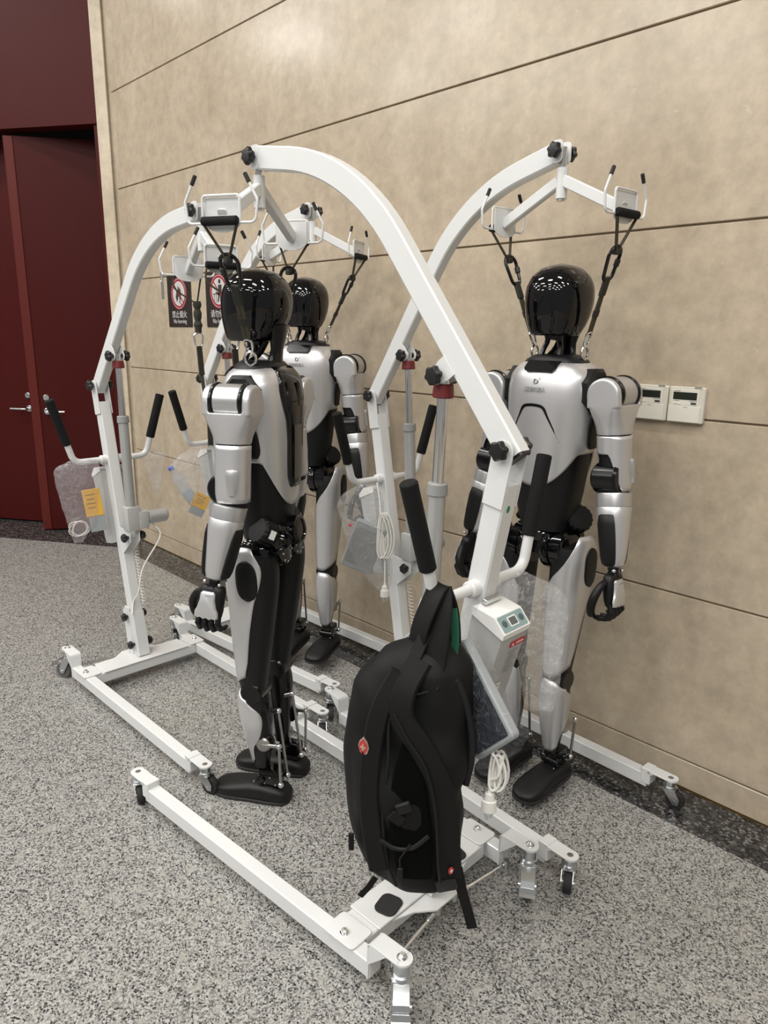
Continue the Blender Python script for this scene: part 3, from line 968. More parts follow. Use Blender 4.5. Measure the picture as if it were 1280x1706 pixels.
    MB().prism(rounded_rect(0.092, 0.038, 0.004), 0.0012, KP).build('keypad', 'teal_panel', CB, 0)
    KP2 = KP.copy(); KP2.translation = KP.translation + Z * 0.0012
    MB().prism(rounded_rect(0.032, 0.024, 0.002), 0.0006, KP2).build('display_frame', 'label_white', CB, 0)
    KP3 = KP.copy(); KP3.translation = KP.translation + Z * 0.0018
    MB().prism(rounded_rect(0.025, 0.018, 0.001), 0.0006, KP3).build('display', 'lcd_grey', CB, 0)
    for sd in (1, -1):
        MB().prism([(sd * 0.032 + 0.008 * cos(2 * pi * j / 16), 0.008 * sin(2 * pi * j / 16)) for j in range(16)], 0.0012, KP2).build('button', 'teal_dark', CB, 0)
    # labels on the rear face
    r0, r1 = cb(0.0925, 0, hh - 0.045), cb(0.0665, 0, 0.02)
    dd = (r0 - r1).normalized()
    lat = mside if mside.cross(dd).dot(q) > 0 else -mside
    n_ = lat.cross(dd).normalized()
    LB_ = frame(r0 - dd * 0.016 + lat * 0.018 + n_ * 0.001, lat, dd)
    MB().prism(rounded_rect(0.058, 0.015, 0.002), 0.0008, LB_).build('warning_label', 'label_red', CB, 0)
    LW = LB_.copy(); LW.translation = LB_.translation + n_ * 0.0010
    MB().prism([(-0.023, -0.004), (-0.014, -0.004), (-0.0185, 0.004)], 0.0004, LW).build('warning_triangle', 'label_white', CB, 0)
    MB().prism(rounded_rect(0.030, 0.0035, 0.001), 0.0004, LW @ Matrix.Translation((0.008, 0, 0))).build('print', 'label_white', CB, 0)
    for j in range(8):
        MB().prism(rounded_rect(0.040 - 0.008 * ((j * 5) % 3), 0.0016, 0.0004), 0.0004, frame(r0 - dd * (0.038 + 0.0085 * j) + lat * 0.010 + n_ * 0.001, lat, dd)).build('print', 'ink_grey', CB, 0)
    MB().prism(rounded_rect(0.042, 0.058, 0.001), 0.0006, frame(r0 - dd * 0.155 - lat * 0.020 + n_ * 0.001, lat, dd)).build('rating_label', 'label_white', CB, 0)
    for j in range(6):
        MB().prism(rounded_rect(0.030 - 0.006 * (j % 2), 0.0035, 0.0004), 0.0004, frame(r0 - dd * (0.132 + 0.0088 * j) - lat * 0.020 + n_ * 0.0018, lat, dd)).build('print', 'ink_grey', CB, 0)
    # mounting rail on the mast above the box
    MB().box(B0 + md * (hh + 0.018) + q * 0.034, (0.014, 0.060, 0.012), RM, 0.001).build('mounting_rail', 'zinc', CB)
    # cable from the motor round to the box
    c0_ = m0 + mside * 0.03 - ad * 0.03
    MB().tube(bez([c0_, c0_ + Vector((0.03, 0.02, -0.06)), bot + Vector((0.035, 0.02, -0.14)), bot + Vector((0.02, -0.005, -0.26)), mast_at(0.36) + Vector((0.036, -0.015, 0)), mast_at(0.30) + Vector((0.033, -0.030, 0))], 6), 0.0035, 8).build('motor_cable', 'white_cord', H)
    n_c = 150
    MB().tube([mast_at(0.60 - 0.26 * i / n_c) + Vector((0.045 + 0.009 * cos(i * 0.75), 0.030 + 0.009 * sin(i * 0.75), 0)) for i in range(n_c)], 0.0022, 5).build('coiled_cable', 'white_cord', H)
    return H, cr

HOISTS = {}
HOISTS['A'] = hoist('empty white hoist at the far left beside the red door, nothing hanging from it', (-3.225, 1.345), 0.9, 34.6, -0.004, -15.0, (150, -40, -150, 20))
HOISTS['B'] = hoist('white hoist against the wall behind, carrying the rearmost robot', (-3.387, 1.985), 3.4, 41.4, -0.026, 24.0, (160, 20, 170, 0))
HOISTS['C'] = hoist('white hoist standing along the wall, carrying the robot beside the wall controllers', (-2.088, 1.988), -2.6, 42.6, 0.022, -3.0, (160, 10, 150, -60))
HOISTS['D'] = hoist('nearest white hoist, facing left, with the black backpack on its handle', (-0.981, 1.273), 182.3, 38.9, 0.048, 119.0, (132, 160, 122, 150), True)
# ------------------------------------------------------------------ humanoid robots
def interp(tab, z):
    """smooth interpolation in a table of (z, values...) sorted by falling z"""
    T = sorted(tab)
    if z <= T[0][0]:
        return T[0][1:]
    if z >= T[-1][0]:
        return T[-1][1:]
    for i in range(len(T) - 1):
        if T[i][0] <= z <= T[i + 1][0]:
            break
    t = (z - T[i][0]) / (T[i + 1][0] - T[i][0])
    p0, p1, p2, p3 = T[max(i - 1, 0)], T[i], T[i + 1], T[min(i + 2, len(T) - 1)]
    out = []
    for k in range(1, len(p1)):
        a, b, c, d = p0[k], p1[k], p2[k], p3[k]
        v = 0.5 * (2 * b + (c - a) * t + (2 * a - 5 * b + 4 * c - d) * t * t + (3 * b - a - 3 * c + d) * t ** 3)
        out.append(v)
    return tuple(out)

def spow(v, e):
    return math.copysign(abs(v) ** e, v)

class Form:
    """upright body of super-elliptic sections: table rows (z, half width, front depth, rear depth)"""
    def __init__(s, tab, cx=lambda z: 0.0, cy=lambda z: 0.0, n=2.5):
        s.tab, s.cx, s.cy, s.n = tab, cx, cy, n

    def at(s, z, a, off=0.0):
        w, df, db = interp(s.tab, z)
        c, q = cos(a), sin(a)
        d = df if c >= 0 else db
        return Vector((s.cx(z) + (d + off) * spow(c, 2 / s.n), s.cy(z) + (w + off) * spow(q, 2 / s.n), z))

    def front(s, y, z, off=0.0, back=False):
        w, df, db = interp(s.tab, z)
        d = db if back else df
        k = max(0.0, 1 - (abs(y) / w) ** s.n) ** (1 / s.n)
        return Vector((s.cx(z) + (-1 if back else 1) * (d * k + off), s.cy(z) + y, z))

    def side(s, x, z, off=0.0):
        w, df, db = interp(s.tab, z)
        d = df if x >= 0 else db
        k = max(0.0, 1 - (abs(x) / d) ** s.n) ** (1 / s.n)
        return Vector((s.cx(z) + x, s.cy(z) + w * k + off, z))

    def solid(s, z0, z1, nz=16, na=36, off=0.0):
        rings = [[s.at(z0 + (z1 - z0) * i / nz, 2 * pi * j / na, off) for j in range(na)] for i in range(nz + 1)]
        return MB().loft(rings)

    def shell(s, zlo, zhi, a0, a1, nz=16, na=28, off=0.0):
        """open skin; zlo/zhi functions of angle, a0/a1 functions of height fraction (radians)"""
        rows = []
        for i in range(nz + 1):
            t = i / nz
            row = []
            for j in range(na + 1):
                u = j / na
                am = a0(t) + (a1(t) - a0(t)) * u
                z = zlo(am) + (zhi(am) - zlo(am)) * t
                row.append(s.at(z, am, off))
            rows.append(row)
        return MB().grid(rows)

TORSO = Form([(0.925, .092, .074, .080), (0.98, .106, .086, .088), (1.05, .118, .097, .096), (1.15, .130, .107, .103), (1.25, .140, .116, .106),
              (1.33, .148, .120, .108), (1.385, .150, .116, .106), (1.425, .143, .106, .100), (1.452, .122, .090, .088), (1.470, .090, .066, .070), (1.478, .05, .040, .045)], n=2.5)
HEAD = Form([(1.543, .066, .088, .048), (1.550, .072, .096, .056), (1.575, .083, .102, .076), (1.61, .092, .107, .096), (1.65, .097, .108, .106),
             (1.69, .094, .102, .104), (1.72, .081, .086, .090), (1.742, .058, .062, .066), (1.753, .032, .034, .036), (1.757, .008, .008, .008)], cx=lambda z: 0.012, n=2.35)

def leg_cx(z):
    pts = [(0.88, -0.005), (0.40, 0.018), (0.10, 0.000)]
    return interp([(a, b) for a, b in pts], z)[0]

def leg_cy(z):
    return interp([(0.93, .112), (0.40, .094), (0.10, .084)], z)[0]

THIGH = Form([(.945, .020, .030, .030), (.935, .040, .052, .050), (.91, .055, .072, .066), (.86, .062, .084, .078), (.80, .063, .085, .081), (.69, .059, .077, .073),
              (.57, .053, .065, .062), (.48, .047, .055, .052), (.43, .043, .050, .046), (.395, .037, .042, .038), (.38, .026, .030, .028)], leg_cx, leg_cy, 2.5)
SHIN = Form([(.425, .030, .036, .030), (.41, .040, .048, .042), (.385, .046, .055, .052), (.335, .047, .054, .056), (.28, .044, .049, .052), (.21, .036, .040, .042),
             (.15, .028, .031, .030), (.115, .026, .028, .026)], leg_cx, leg_cy, 2.5)

def robot(label, xy, heading, lift):
    R = empty('humanoid_robot', (xy[0], xy[1], lift), radians(heading))
    tag(R, label, 'robot', 'silver and black humanoid robots')
    Y = Vector((0, 1, 0))
    V = lambda *a: Vector(a)
    # --- head
    h = HEAD.solid(1.543, 1.757, 26, 44).build('head_shell', 'black_gloss', R, 50)
    nk = MB().loft([[V(-0.050 + dx + rx * cos(2 * pi * j / 16), ry * sin(2 * pi * j / 16), z) for j in range(16)] for z, dx, rx, ry in
                    ((1.470, 0.012, .026, .046), (1.49, 0.006, .020, .034), (1.52, 0.0, .017, .030), (1.555, -0.004, .022, .040), (1.59, -0.006, .026, .050))])
    nk.build('neck_spine', 'black_satin', R)
    for sd in (1, -1):
        MB().tube(bez([(0.045, sd * 0.034, 1.478), (0.036, sd * 0.030, 1.505), (0.030, sd * 0.022, 1.530), (0.034, sd * 0.030, 1.56)], 4), 0.0085, 10).build('neck_strut', 'black_satin', R)
    MB().tube(bez([(0.050, 0, 1.478), (0.010, 0.0, 1.508), (-0.020, 0.0, 1.556)], 5), 0.011, 10).build('neck_strut', 'black_satin', R)
    MB().lathe([(0.010, 0), (0.024, 0.004), (0.024, 0.024), (0.010, 0.030)], (0.02, 0, 1.528), (0, 0, 1), 18).build('neck_joint', 'black_gloss', R)
    MB().loft([[V(0.002 + rx * spow(cos(2 * pi * j / 32), .8), ry * spow(sin(2 * pi * j / 32), .8), z) for j in range(32)] for z, rx, ry in
               ((1.455, .076, .112), (1.470, .072, .098), (1.482, .064, .074), (1.486, .056, .064))]).build('collar', 'black_matte', R)
    MB().loft([[TORSO.front(y, zz, off) + V(0, 0, 0) for y, zz, off in ((-w_, 1.437, o_), (w_, 1.437, o_), (w_ + .007, 1.445, o_), (w_ + .007, 1.468, o_ + .006), (-w_ - .007, 1.468, o_ + .006), (-w_ - .007, 1.445, o_))] for w_, o_ in ((0.050, -0.02), (0.050, 0.008), (0.046, 0.012))]).build('collar_front', 'black_satin', R, 20)
    for sd in (1, -1):
        mb = MB()
        c = V(-0.004, sd * 0.092, 1.492)
        mb.tube([c + V(0.018 * cos(2 * pi * j / 20), 0, 0.020 * sin(2 * pi * j / 20)) for j in range(20)], 0.0042, 8, True)
        mb.cyl(c - V(0, 0, 0.036), c - V(0, 0, 0.016), 0.0065, seg=10)
        mb.build('lifting_eye', 'chrome', R)
    # --- torso
    def bottom(a):       # lower rim of the silver shell: points front and rear, high at the flanks
        c = cos(a)
        base = 1.035 if c < 0 else 1.075
        return base + 0.135 * (1 - abs(c)) ** 0.85 if abs(c) > 0.05 else base + 0.135
    def bottom2(a):
        c = abs(cos(a))
        lo = 1.075 if cos(a) > 0 else 1.035
        return lo + (1.185 - lo) * min(1.0, (1 - c) * 1.55) ** 0.9
    TORSO.shell(bottom2, lambda a: 1.477, lambda t: 0.0, lambda t: 2 * pi, 30, 64).build('torso_shell', 'silver', R, 45, 0.006)
    TORSO.solid(0.925, 1.24, 14, 40, -0.007).build('abdomen', 'black_matte', R)
    # black rear cover, from the neck down to the loins
    def rear_w(z):
        return interp([(1.10, .034), (1.125, .050), (1.18, .056), (1.25, .057), (1.31, .066), (1.36, .082), (1.40, .088), (1.44, .080), (1.470, .066)], z)[0]
    rows = []
    nz = 26
    for i in range(nz + 1):
        z = 1.098 + (1.470 - 1.098) * i / nz
        w = rear_w(z)
        rows.append([TORSO.front(w * (2 * j / 16 - 1), z, 0.010 * (1 - abs(2 * j / 16 - 1) ** 6) + 0.001, True) for j in range(17)])
    bp = MB().grid(rows).build('back_cover', 'black_gloss', R, 60, 0.004)
    rows = []
    for i in range(13):
        z = 1.125 + 0.17 * i / 12
        w = rear_w(z) * 0.62
        rows.append([TORSO.front(w * (2 * j / 8 - 1), z, 0.0125, True) for j in range(9)])
    MB().grid(rows).build('window', 'glass_dark', bp, 60)
    MB().box(TORSO.front(0, 1.385, 0.010, True), (0.006, 0.016, 0.075), None, 0.002).build('latch', 'black_matte', bp)
    # seam of the chest cover
    pts = []
    for y, z in ((-.088, 1.225), (-.068, 1.268), (-.050, 1.303), (-.040, 1.322), (-.028, 1.331), (0, 1.334), (.028, 1.331), (.040, 1.322), (.050, 1.303), (.068, 1.268), (.088, 1.225)):
        pts.append(TORSO.front(y, z, -0.0005))
    sm = bez(pts, 5)
    n = len(sm)
    MB().sweep(sm, [(0.0045, -0.003), (0.0045, 0.0018), (-0.0045, 0.0018), (-0.0045, -0.003)], (0, 0, 1), False, [0.25 + 0.75 * min(1, min(i, n - 1 - i) / (n * 0.3)) for i in range(n)]).build('chest_seam', 'black_satin', R, 30)
    for sd in (1, -1):
        m = Matrix.Diagonal((1, sd, 1, 1))
        rows = []
        for i in range(9):
            t = 2 * i / 8 - 1
            rows.append([TORSO.side(-0.010 + 0.034 * (1 - abs(t) ** 4 * 0.35) * (2 * j / 8 - 1) + 0.006 * t, 1.250 + 0.050 * t, 0.003) for j in range(9)])
        MB().grid(rows).xf(m).build('side_vent', 'black_matte', R, 60, 0.004)
    # lettering on the chest
    p = TORSO.front(0, 1.405, 0.002)
    nrm = (TORSO.front(0, 1.40, 0) - TORSO.front(0, 1.41, 0)).normalized()
    up = (TORSO.front(0, 1.412, 0) - TORSO.front(0, 1.398, 0)).normalized()
    text_mesh('D', 0.022, frame(p, Y, up), 'emblem', 'ink_grey', R, 0.001, 1.15)
    p2 = TORSO.front(0.0125, 1.4145, 0.003)
    MB().prism([(-.0012, -.003), (.0014, -.002), (.0012, .004), (-.0002, .003)], 0.0008, frame(p2, Y, up)).build('emblem_accent', 'ink_grey', R, 0)
    p = TORSO.front(0, 1.381, 0.0025)
    up = (TORSO.front(0, 1.387, 0) - TORSO.front(0, 1.373, 0)).normalized()
    text_mesh('越疆机器人', 0.0155, frame(p, Y, up), 'lettering', 'ink_pale', R, 0.001)
    # --- waist and pelvis machinery
    MB().lathe([(0.03, 0), (0.072, 0.004), (0.074, 0.03), (0.060, 0.05), (0.060, 0.07)], (-0.004, 0, 0.885), (0, 0, 1), 32).build('waist_joint', 'black_gloss', R)
    MB().box((-0.012, 0, 0.872), (0.12, 0.125, 0.075), None, 0.018).build('pelvis', 'black_satin', R)
    MB().lathe([(0.02, 0), (0.046, 0.003), (0.048, 0.010), (0.048, 0.060), (0.042, 0.066), (0.034, 0.067), (0.032, 0.062), (0.012, 0.062)], (-0.055, 0, 0.945), (-1, 0, 0.12), 32).build('waist_drum', 'black_gloss', R)
    for sd in (1, -1):
        m = Matrix.Diagonal((1, sd, 1, 1))
        a = V(-0.066, 0.034, 0.922)
        d = V(0.42, 0.74, 0.46).normalized()
        mb = MB().lathe([(0.02, 0), (0.050, 0.002), (0.053, 0.008), (0.053, 0.040), (0.046, 0.046), (0.046, 0.056)], a, d, 28)
        mb.xf(m).build('waist_motor', 'black_gloss', R)
        mb = MB()
        nf = 64
        prof = [(0.036, 0.054), (0.046, 0.056), (0.046, 0.100), (0.040, 0.108), (0.012, 0.109)]
        x_ = d.orthogonal().normalized(); y_ = d.cross(x_)
        mb.loft([[a + d * hh + (x_ * cos(2 * pi * j / nf) + y_ * sin(2 * pi * j / nf)) * r * (1 - (0.05 if (j // 2) % 2 and r > 0.033 else 0)) for j in range(nf)] for r, hh in prof])
        mb.xf(m).build('motor_cooler', 'black_matte', R, 20)
        lp = a + d * 0.075 + x_ * 0.0
        e = V(-0.9, -0.1, -0.3); e = (e - d * e.dot(d)).normalized()
        MB().box(a + d * 0.078 + e * 0.0455, (0.0012, 0.022, 0.028), frame((0, 0, 0), e, d).to_3x3(), 0).xf(m).build('motor_label', 'label_white', R, 0)
        # hip roll motor (fore and aft) and its flange bolts
        MB().lathe([(0.02, 0), (0.040, 0.002), (0.042, 0.010), (0.042, 0.085), (0.036, 0.094), (0.020, 0.096)], (-0.092, 0.052, 0.892), (1, 0, -0.12), 28).xf(m).build('hip_roll_motor', 'black_gloss', R)
        MB().box((-0.058, 0.070, 0.932), (0.05, 0.05, 0.018), Matrix.Rotation(0.5, 3, 'X'), 0.005).xf(m).build('hip_bracket', 'black_satin', R)
        bo = MB()
        for j in range(8):
            q = V(-0.0935, 0.052 + 0.034 * cos(2 * pi * j / 8), 0.892 + 0.034 * sin(2 * pi * j / 8))
            bo.sphere(q, 0.0032, seg=8, rings=5)
        bb = bo.xf(m).build('bolt_ring', 'zinc', R)
        bb['kind'] = 'stuff'
        # hip pitch motor: glossy drum seen from the front
        MB().lathe([(0.03, 0), (0.062, 0.003), (0.065, 0.008), (0.065, 0.034), (0.059, 0.037), (0.059, 0.042), (0.065, 0.045), (0.065, 0.078), (0.050, 0.088)], (0.014, 0.022, 0.858), (0, 1, 0.08), 36).xf(m).build('hip_drum', 'black_gloss', R)
        # --- leg
        core = THIGH.solid(0.38, 0.885, 26, 32, -0.003).xf(m).build('thigh_core', 'black_matte', R)
        def zl(a):
            return 0.440 + 0.050 * (a / 2.0 if a > 0 else 0.0) - 0.010 * cos(a)
        def zh(a):
            return 0.925 - 0.055 * max(0.0, -sin(a - 0.9)) - 0.020 * max(0, -cos(a))
        a0 = lambda t: radians(-62 + 10 * sin(pi * t) + 108 * (max(0, t - 0.62) / 0.38) ** 1.2)
        a1 = lambda t: radians(interp([(0.0, 84), (0.1, 90), (0.35, 95), (0.6, 104), (0.75, 117), (0.88, 120), (1.0, 98)], t)[0])
        THIGH.shell(zl, zh, a0, a1, 26, 26, 0.003).xf(m).build('thigh_shell', 'silver', R, 45, 0.006)
        rows = []
        for i in range(15):
            t = 2 * i / 14 - 1
            ww = 0.036 * (1 - abs(t) ** 3.0) ** 0.5 if abs(t) < 1 else 0.004
            rows.append([THIGH.side(-0.002 + max(ww, 0.006) * (2 * j / 10 - 1) + 0.006 * t, 0.820 + 0.066 * t, 0.0055) for j in range(11)])
        MB().grid(rows).xf(m).build('thigh_pad', 'black_matte', R, 60, 0.006)
        # knee
        kx, ky = leg_cx(0.41), leg_cy(0.41)
        MB().cyl((kx - 0.004, ky - 0.042, 0.412), (kx - 0.004, ky + 0.042, 0.412), 0.040, seg=28, bev=0.006).xf(m).build('knee_joint', 'black_satin', R)
        SHIN.solid(0.125, 0.422, 22, 28, -0.003).xf(m).build('shin_core', 'black_satin', R)
        zl2 = lambda a: 0.135 + 0.05 * (1 - cos(a * 0.8))
        zh2 = lambda a: 0.424 - 0.034 * max(0.0, sin(a)) ** 2
        SHIN.shell(zl2, zh2, lambda t: radians(-72 - 12 * sin(pi * t)), lambda t: radians(interp([(0, 70), (0.2, 84), (0.35, 112), (0.55, 126), (0.75, 118), (1.0, 80)], t)[0]), 22, 22, 0.003).xf(m).build('shin_shell', 'silver', R, 45, 0.006)
        # calf motor with crank, and the second crank higher up
        ax, ay = leg_cx(0.10), leg_cy(0.10)
        c1 = V(ax - 0.018, ay + 0.030, 0.225)
        MB().lathe([(0.010, 0), (0.025, 0.001), (0.026, 0.006), (0.022, 0.012), (0.010, 0.013)], c1, (0, 1, 0), 24).xf(m).build('calf_motor', 'steel_dull', R)
        MB().lathe([(0.020, 0), (0.034, 0.003), (0.034, 0.018), (0.03, 0.022)], c1 - V(0, 0.022, 0), (0, 1, 0), 24).xf(m).build('calf_flange', 'black_gloss', R)
        t1 = c1 + V(-0.058, 0.008, 0.004)
        MB().sweep([c1 + V(0, 0.010, 0), t1], RECT(0.013, 0.007, 0.002), (0, 0, 1)).xf(m).build('crank', 'steel_dull', R)
        b1 = V(ax - 0.076, ay + 0.030, 0.078)
        t2 = V(leg_cx(0.32) - 0.066, ay - 0.022, 0.325)
        b2 = V(ax - 0.080, ay - 0.020, 0.086)
        MB().sweep([t2 + V(0.035, -0.004, -0.012), t2], RECT(0.014, 0.007, 0.002), (0, 0, 1)).xf(m).build('crank', 'steel_dull', R)
        for a_, b_ in ((t1, b1), (t2, b2)):
            rd = MB().cyl(a_, b_, 0.0048, seg=10).xf(m).build('ankle_rod', 'steel_dull', R)
            for q in (a_, b_):
                MB().sphere(q, 0.0105, seg=14, rings=8).xf(m).build('ball_joint', 'chrome', rd)
        # ankle and shoe
        MB().box((ax - 0.030, ay, 0.090), (0.080, 0.056, 0.062), None, 0.012).xf(m).build('ankle_block', 'black_gloss', R)
        MB().cyl((ax, ay - 0.036, 0.085), (ax, ay + 0.036, 0.085), 0.016, seg=16, bev=0.003).xf(m).build('ankle_pin', 'black_gloss', R)
        an = MB()
        for q in range(5):
            an.sphere(V(ax - 0.055 + 0.02 * q, ay + 0.0285, 0.085 + 0.012 * ((q % 2) * 2 - 1)), 0.0035, seg=8, rings=5)
        an.xf(m).build('ankle_bolts', 'zinc', R)['kind'] = 'stuff'
        rings = []
        for x, hw, top, lift_ in ((x_ * 1.08, h_, t_, l_) for x_, h_, t_, l_ in ((-.092, .012, .030, .014), (-.088, .026, .042, .006), (-.070, .037, .055, .001), (-.035, .041, .062, .0), (0.0, .041, .066, .0), (.04, .043, .064, .0), (.085, .047, .055, .0),
                                  (.12, .048, .047, .001), (.145, .043, .041, .003), (.162, .032, .034, .006), (.171, .014, .026, .012))):
            hw *= 1.10
            zc, hh = (top + lift_) / 2, (top - lift_) / 2
            rings.append([V(ax + x, ay + hw * spow(cos(2 * pi * j / 28), .62), zc + hh * spow(sin(2 * pi * j / 28), .62)) for j in range(28)])
        sh = MB().loft(rings).xf(m).build('shoe', 'shoe_black', R, 50)
        so = []
        for x, hw in ((-.090, .018), (-.075, .036), (-.035, .0425), (.04, .0445), (.085, .0485), (.12, .0495), (.145, .0445), (.164, .030), (.1715, .012)):
            so.append((ax + x * 1.08, hw * 1.10))
        poly = [(x, ay - w) for x, w in so] + [(x, ay + w) for x, w in reversed(so)]
        MB().prism(poly, 0.013, Matrix.Translation((0, 0, 0.0005)), 0.003).xf(m).build('sole', 'black_rubber', sh)
        # --- arm, hanging a little outwards with the forearm swung slightly forward
        S = V(0, 0.207, 1.375)
        MA = m @ Matrix.Translation(S) @ Matrix.Rotation(radians(5.0), 4, 'X') @ Matrix.Diagonal((1, 1, 0.94, 1))
        EL = V(-0.006, 0, -0.272)
        MF = MA @ Matrix.Translation(EL) @ Matrix.Rotation(radians(-9.0), 4, 'Y') @ Matrix.Rotation(radians(5.0), 4, 'X') @ Matrix.Translation(-EL)
        oct_ = [(0.066 * cos(radians(22.5 + 45 * k)), 0.074 * sin(radians(22.5 + 45 * k))) for k in range(8)]
        MB().prism(oct_, 0.046, frame((0.004, 0.160, 1.378), (1, 0, 0), (0, 0, 1)), 0.010).xf(m).build('shoulder_joint', 'black_matte', R)
        MB().cyl((-0.040, 0, 0.0), (0.040, 0, 0.0), 0.0545, seg=36, bev=0.002).xf(MA).build('shoulder_drum', 'silver_dark', R)
        for q in (1, -1):
            MB().cyl((q * 0.0395, 0, 0), (q * 0.052, 0, 0), 0.0585, seg=36, bev=0.003).xf(MA).build('shoulder_ring', 'black_satin', R)
        ua = MB()
        rings = []
        for z, rx, ry, e in ((-0.012, .0745, .0535, .30), (-0.034, .0745, .0535, .34), (-0.050, .0735, .0535, .46), (-0.066, .070, .0530, .62), (-0.085, .0635, .0525, .78), (-0.105, .057, .0515, .9), (-0.128, .053, .050, .95)):
            rings.append([V(rx * spow(cos(2 * pi * j / 48 + .03), e), ry * spow(sin(2 * pi * j / 48 + .03), e), z) for j in range(48)])
        # hollow the top between the lobes: start the solid below the drum axis
        ua.loft(rings[1:])
        for q in (1, -1):
            rr = []
            for x_, k in ((0.052, 0.99), (0.058, 1.0), (0.066, 0.99), (0.072, 0.955), (0.0745, 0.88)):
                pr = [(0.0535 * k * cos(radians(a)), 0.0535 * k * sin(radians(a))) for a in range(0, 181, 12)] + [(-0.0535 * k, -0.040), (0.0535 * k, -0.040)]
                rr.append([V(q * x_, y, z) for y, z in pr])
            ua.loft(rr)
        uo = ua.xf(MA).build('upper_arm', 'silver', R, 40)
        md_ = uo.modifiers.new('merge', 'REMESH')
        md_.mode = 'VOXEL'
        md_.voxel_size = 0.0026
        md_.use_smooth_shade = True
        md_ = uo.modifiers.new('soften', 'SMOOTH')
        md_.factor = 0.5
        md_.iterations = 7
        ARM = Form([(-0.131, .0500, .0530, .0530), (-0.17, .0495, .0525, .0525), (-0.22, .0500, .0520, .0520), (-0.28, .0505, .0515, .0515), (-0.312, .0500, .0505, .0505)], n=2.2)
        def cuff(a):
            f = max(0.0, cos(a + 0.55))
            return -0.308 + 0.120 * min(1.0, f * 1.35) ** 1.4
        ARM.shell(cuff, lambda a: -0.131, lambda t: -pi, lambda t: pi, 12, 48).xf(MA).build('elbow_sleeve', 'silver', R, 45, 0.004)
        bd = [ARM.at(-0.265, 0, 0)]
        # raised badge on the outer rear of the sleeve
        mb = MB()
        for off, k in ((-0.002, 1.0), (0.007, 0.94), (0.010, 0.78)):
            pass
        rows = []
        for k, off in ((1.0, -0.001), (0.92, 0.008), (0.70, 0.010)):
            ring = []
            for a_, z_ in ((-17, -0.205), (0, -0.202), (17, -0.205), (20, -0.222), (15, -0.262), (8, -0.285), (-8, -0.285), (-15, -0.262), (-20, -0.222)):
                z = -0.243 + (z_ + 0.243) * k
                ring.append(ARM.at(z, radians(112 + a_ * k), off))
            rows.append(ring)
        mb.loft(rows).xf(MA).build('elbow_badge', 'silver_dark', R, 40)
        MB().cyl((0.018, -0.047, -0.268), (0.018, 0.036, -0.268), 0.050, seg=32, bev=0.008).xf(MA).build('elbow_joint', 'black_satin', R)
        MB().lathe([(0.040, -0.16), (0.044, -0.19), (0.046, -0.26), (0.044, -0.325)], (0, 0, 0), (0, 0, 1), 24).xf(MA).build('elbow_core', 'black_matte', R)
        FA = lambda tab: MB().loft([[V(rx * spow(cos(2 * pi * j / 36), .9), ry * spow(sin(2 * pi * j / 36), .9), z) for j in range(36)] for z, rx, ry in tab])
        FA([(-0.318, .0470, .0460), (-0.320, .0520, .0510), (-0.324, .0530, .0520), (-0.362, .0520, .0510), (-0.364, .050, .049)]).xf(MF).build('forearm_cuff', 'silver_dark', R, 40)
        FA([(-0.364, .050, .049), (-0.367, .0515, .0505), (-0.40, .0490, .0490), (-0.45, .0425, .0450), (-0.50, .0365, .0400), (-0.535, .0325, .0350), (-0.553, .0270, .0300), (-0.560, .018, .020)]).xf(MF).build('forearm', 'silver', R, 40)
        for q in (1, -1):
            rr = []
            for z, xo, th, hw in ((-0.386, .0500, .004, .018), (-0.392, .0505, .009, .025), (-0.42, .0490, .012, .029), (-0.48, .0420, .015, .028), (-0.53, .0370, .015, .025), (-0.548, .0345, .012, .022), (-0.556, .033, .005, .014)):
                rr.append([V(q * (xo - 0.006 + th * c_), hw * s_, z) for c_, s_ in ((-.6, -.8), (.3, -1), (.9, -.6), (1, 0), (.9, .6), (.3, 1), (-.6, .8))])
            MB().loft(rr).xf(MF).build('forearm_pad', 'black_matte', R, 50)
        MB().lathe([(0.012, 0), (0.021, 0.004), (0.016, 0.018), (0.019, 0.034), (0.012, 0.040)], (0, 0, -0.592), (0, 0, 1), 18).xf(MF).build('wrist', 'black_satin', R)
        for q, z in ((1, -0.570), (-1, -0.572)):
            MB().sphere((q * 0.024, 0.014, z), 0.0065, seg=12, rings=8).xf(MF).build('wrist_ball', 'chrome', R)
        # hand: palm faces the body, thumb forward
        MH = MF @ Matrix.Translation((0.004, 0.0, -0.582)) @ Matrix.Rotation(radians(6), 4, 'Y')
        pal = MB().loft([[V(cx + rx * spow(cos(2 * pi * j / 28), .7), -0.002 + ry * spow(sin(2 * pi * j / 28), .7), z) for j in range(28)] for z, cx, rx, ry in
                         ((0.004, -.002, .024, .012), (-0.004, -.002, .036, .019), (-0.02, -.002, .040, .021), (-0.05, 0, .041, .021), (-0.08, .001, .041, .019), (-0.098, .001, .038, .015), (-0.104, .001, .034, .010))])
        hp = pal.xf(MH).build('hand', 'black_matte', R, 45)
        rr = []
        for k, off in ((1.0, 0.0), (0.97, 0.006), (0.86, 0.0085)):
            ring = []
            for x, z in ((-.018, -.016), (.018, -.016), (.024, -.022), (.026, -.045), (.032, -.068), (.039, -.082), (.039, -.100), (.030, -.104), (.020, -.101), (.010, -.106), (0, -.102), (-.010, -.107), (-.020, -.102), (-.030, -.105), (-.037, -.098), (-.035, -.082), (-.028, -.068), (-.023, -.045), (-.022, -.022)):
                ring.append(V(0.001 + x * k, 0.0165 + off, -0.062 + (z + 0.062) * k))
            rr.append(ring)
        MB().loft(rr).xf(MH).build('hand_plate', 'silver', hp, 40)
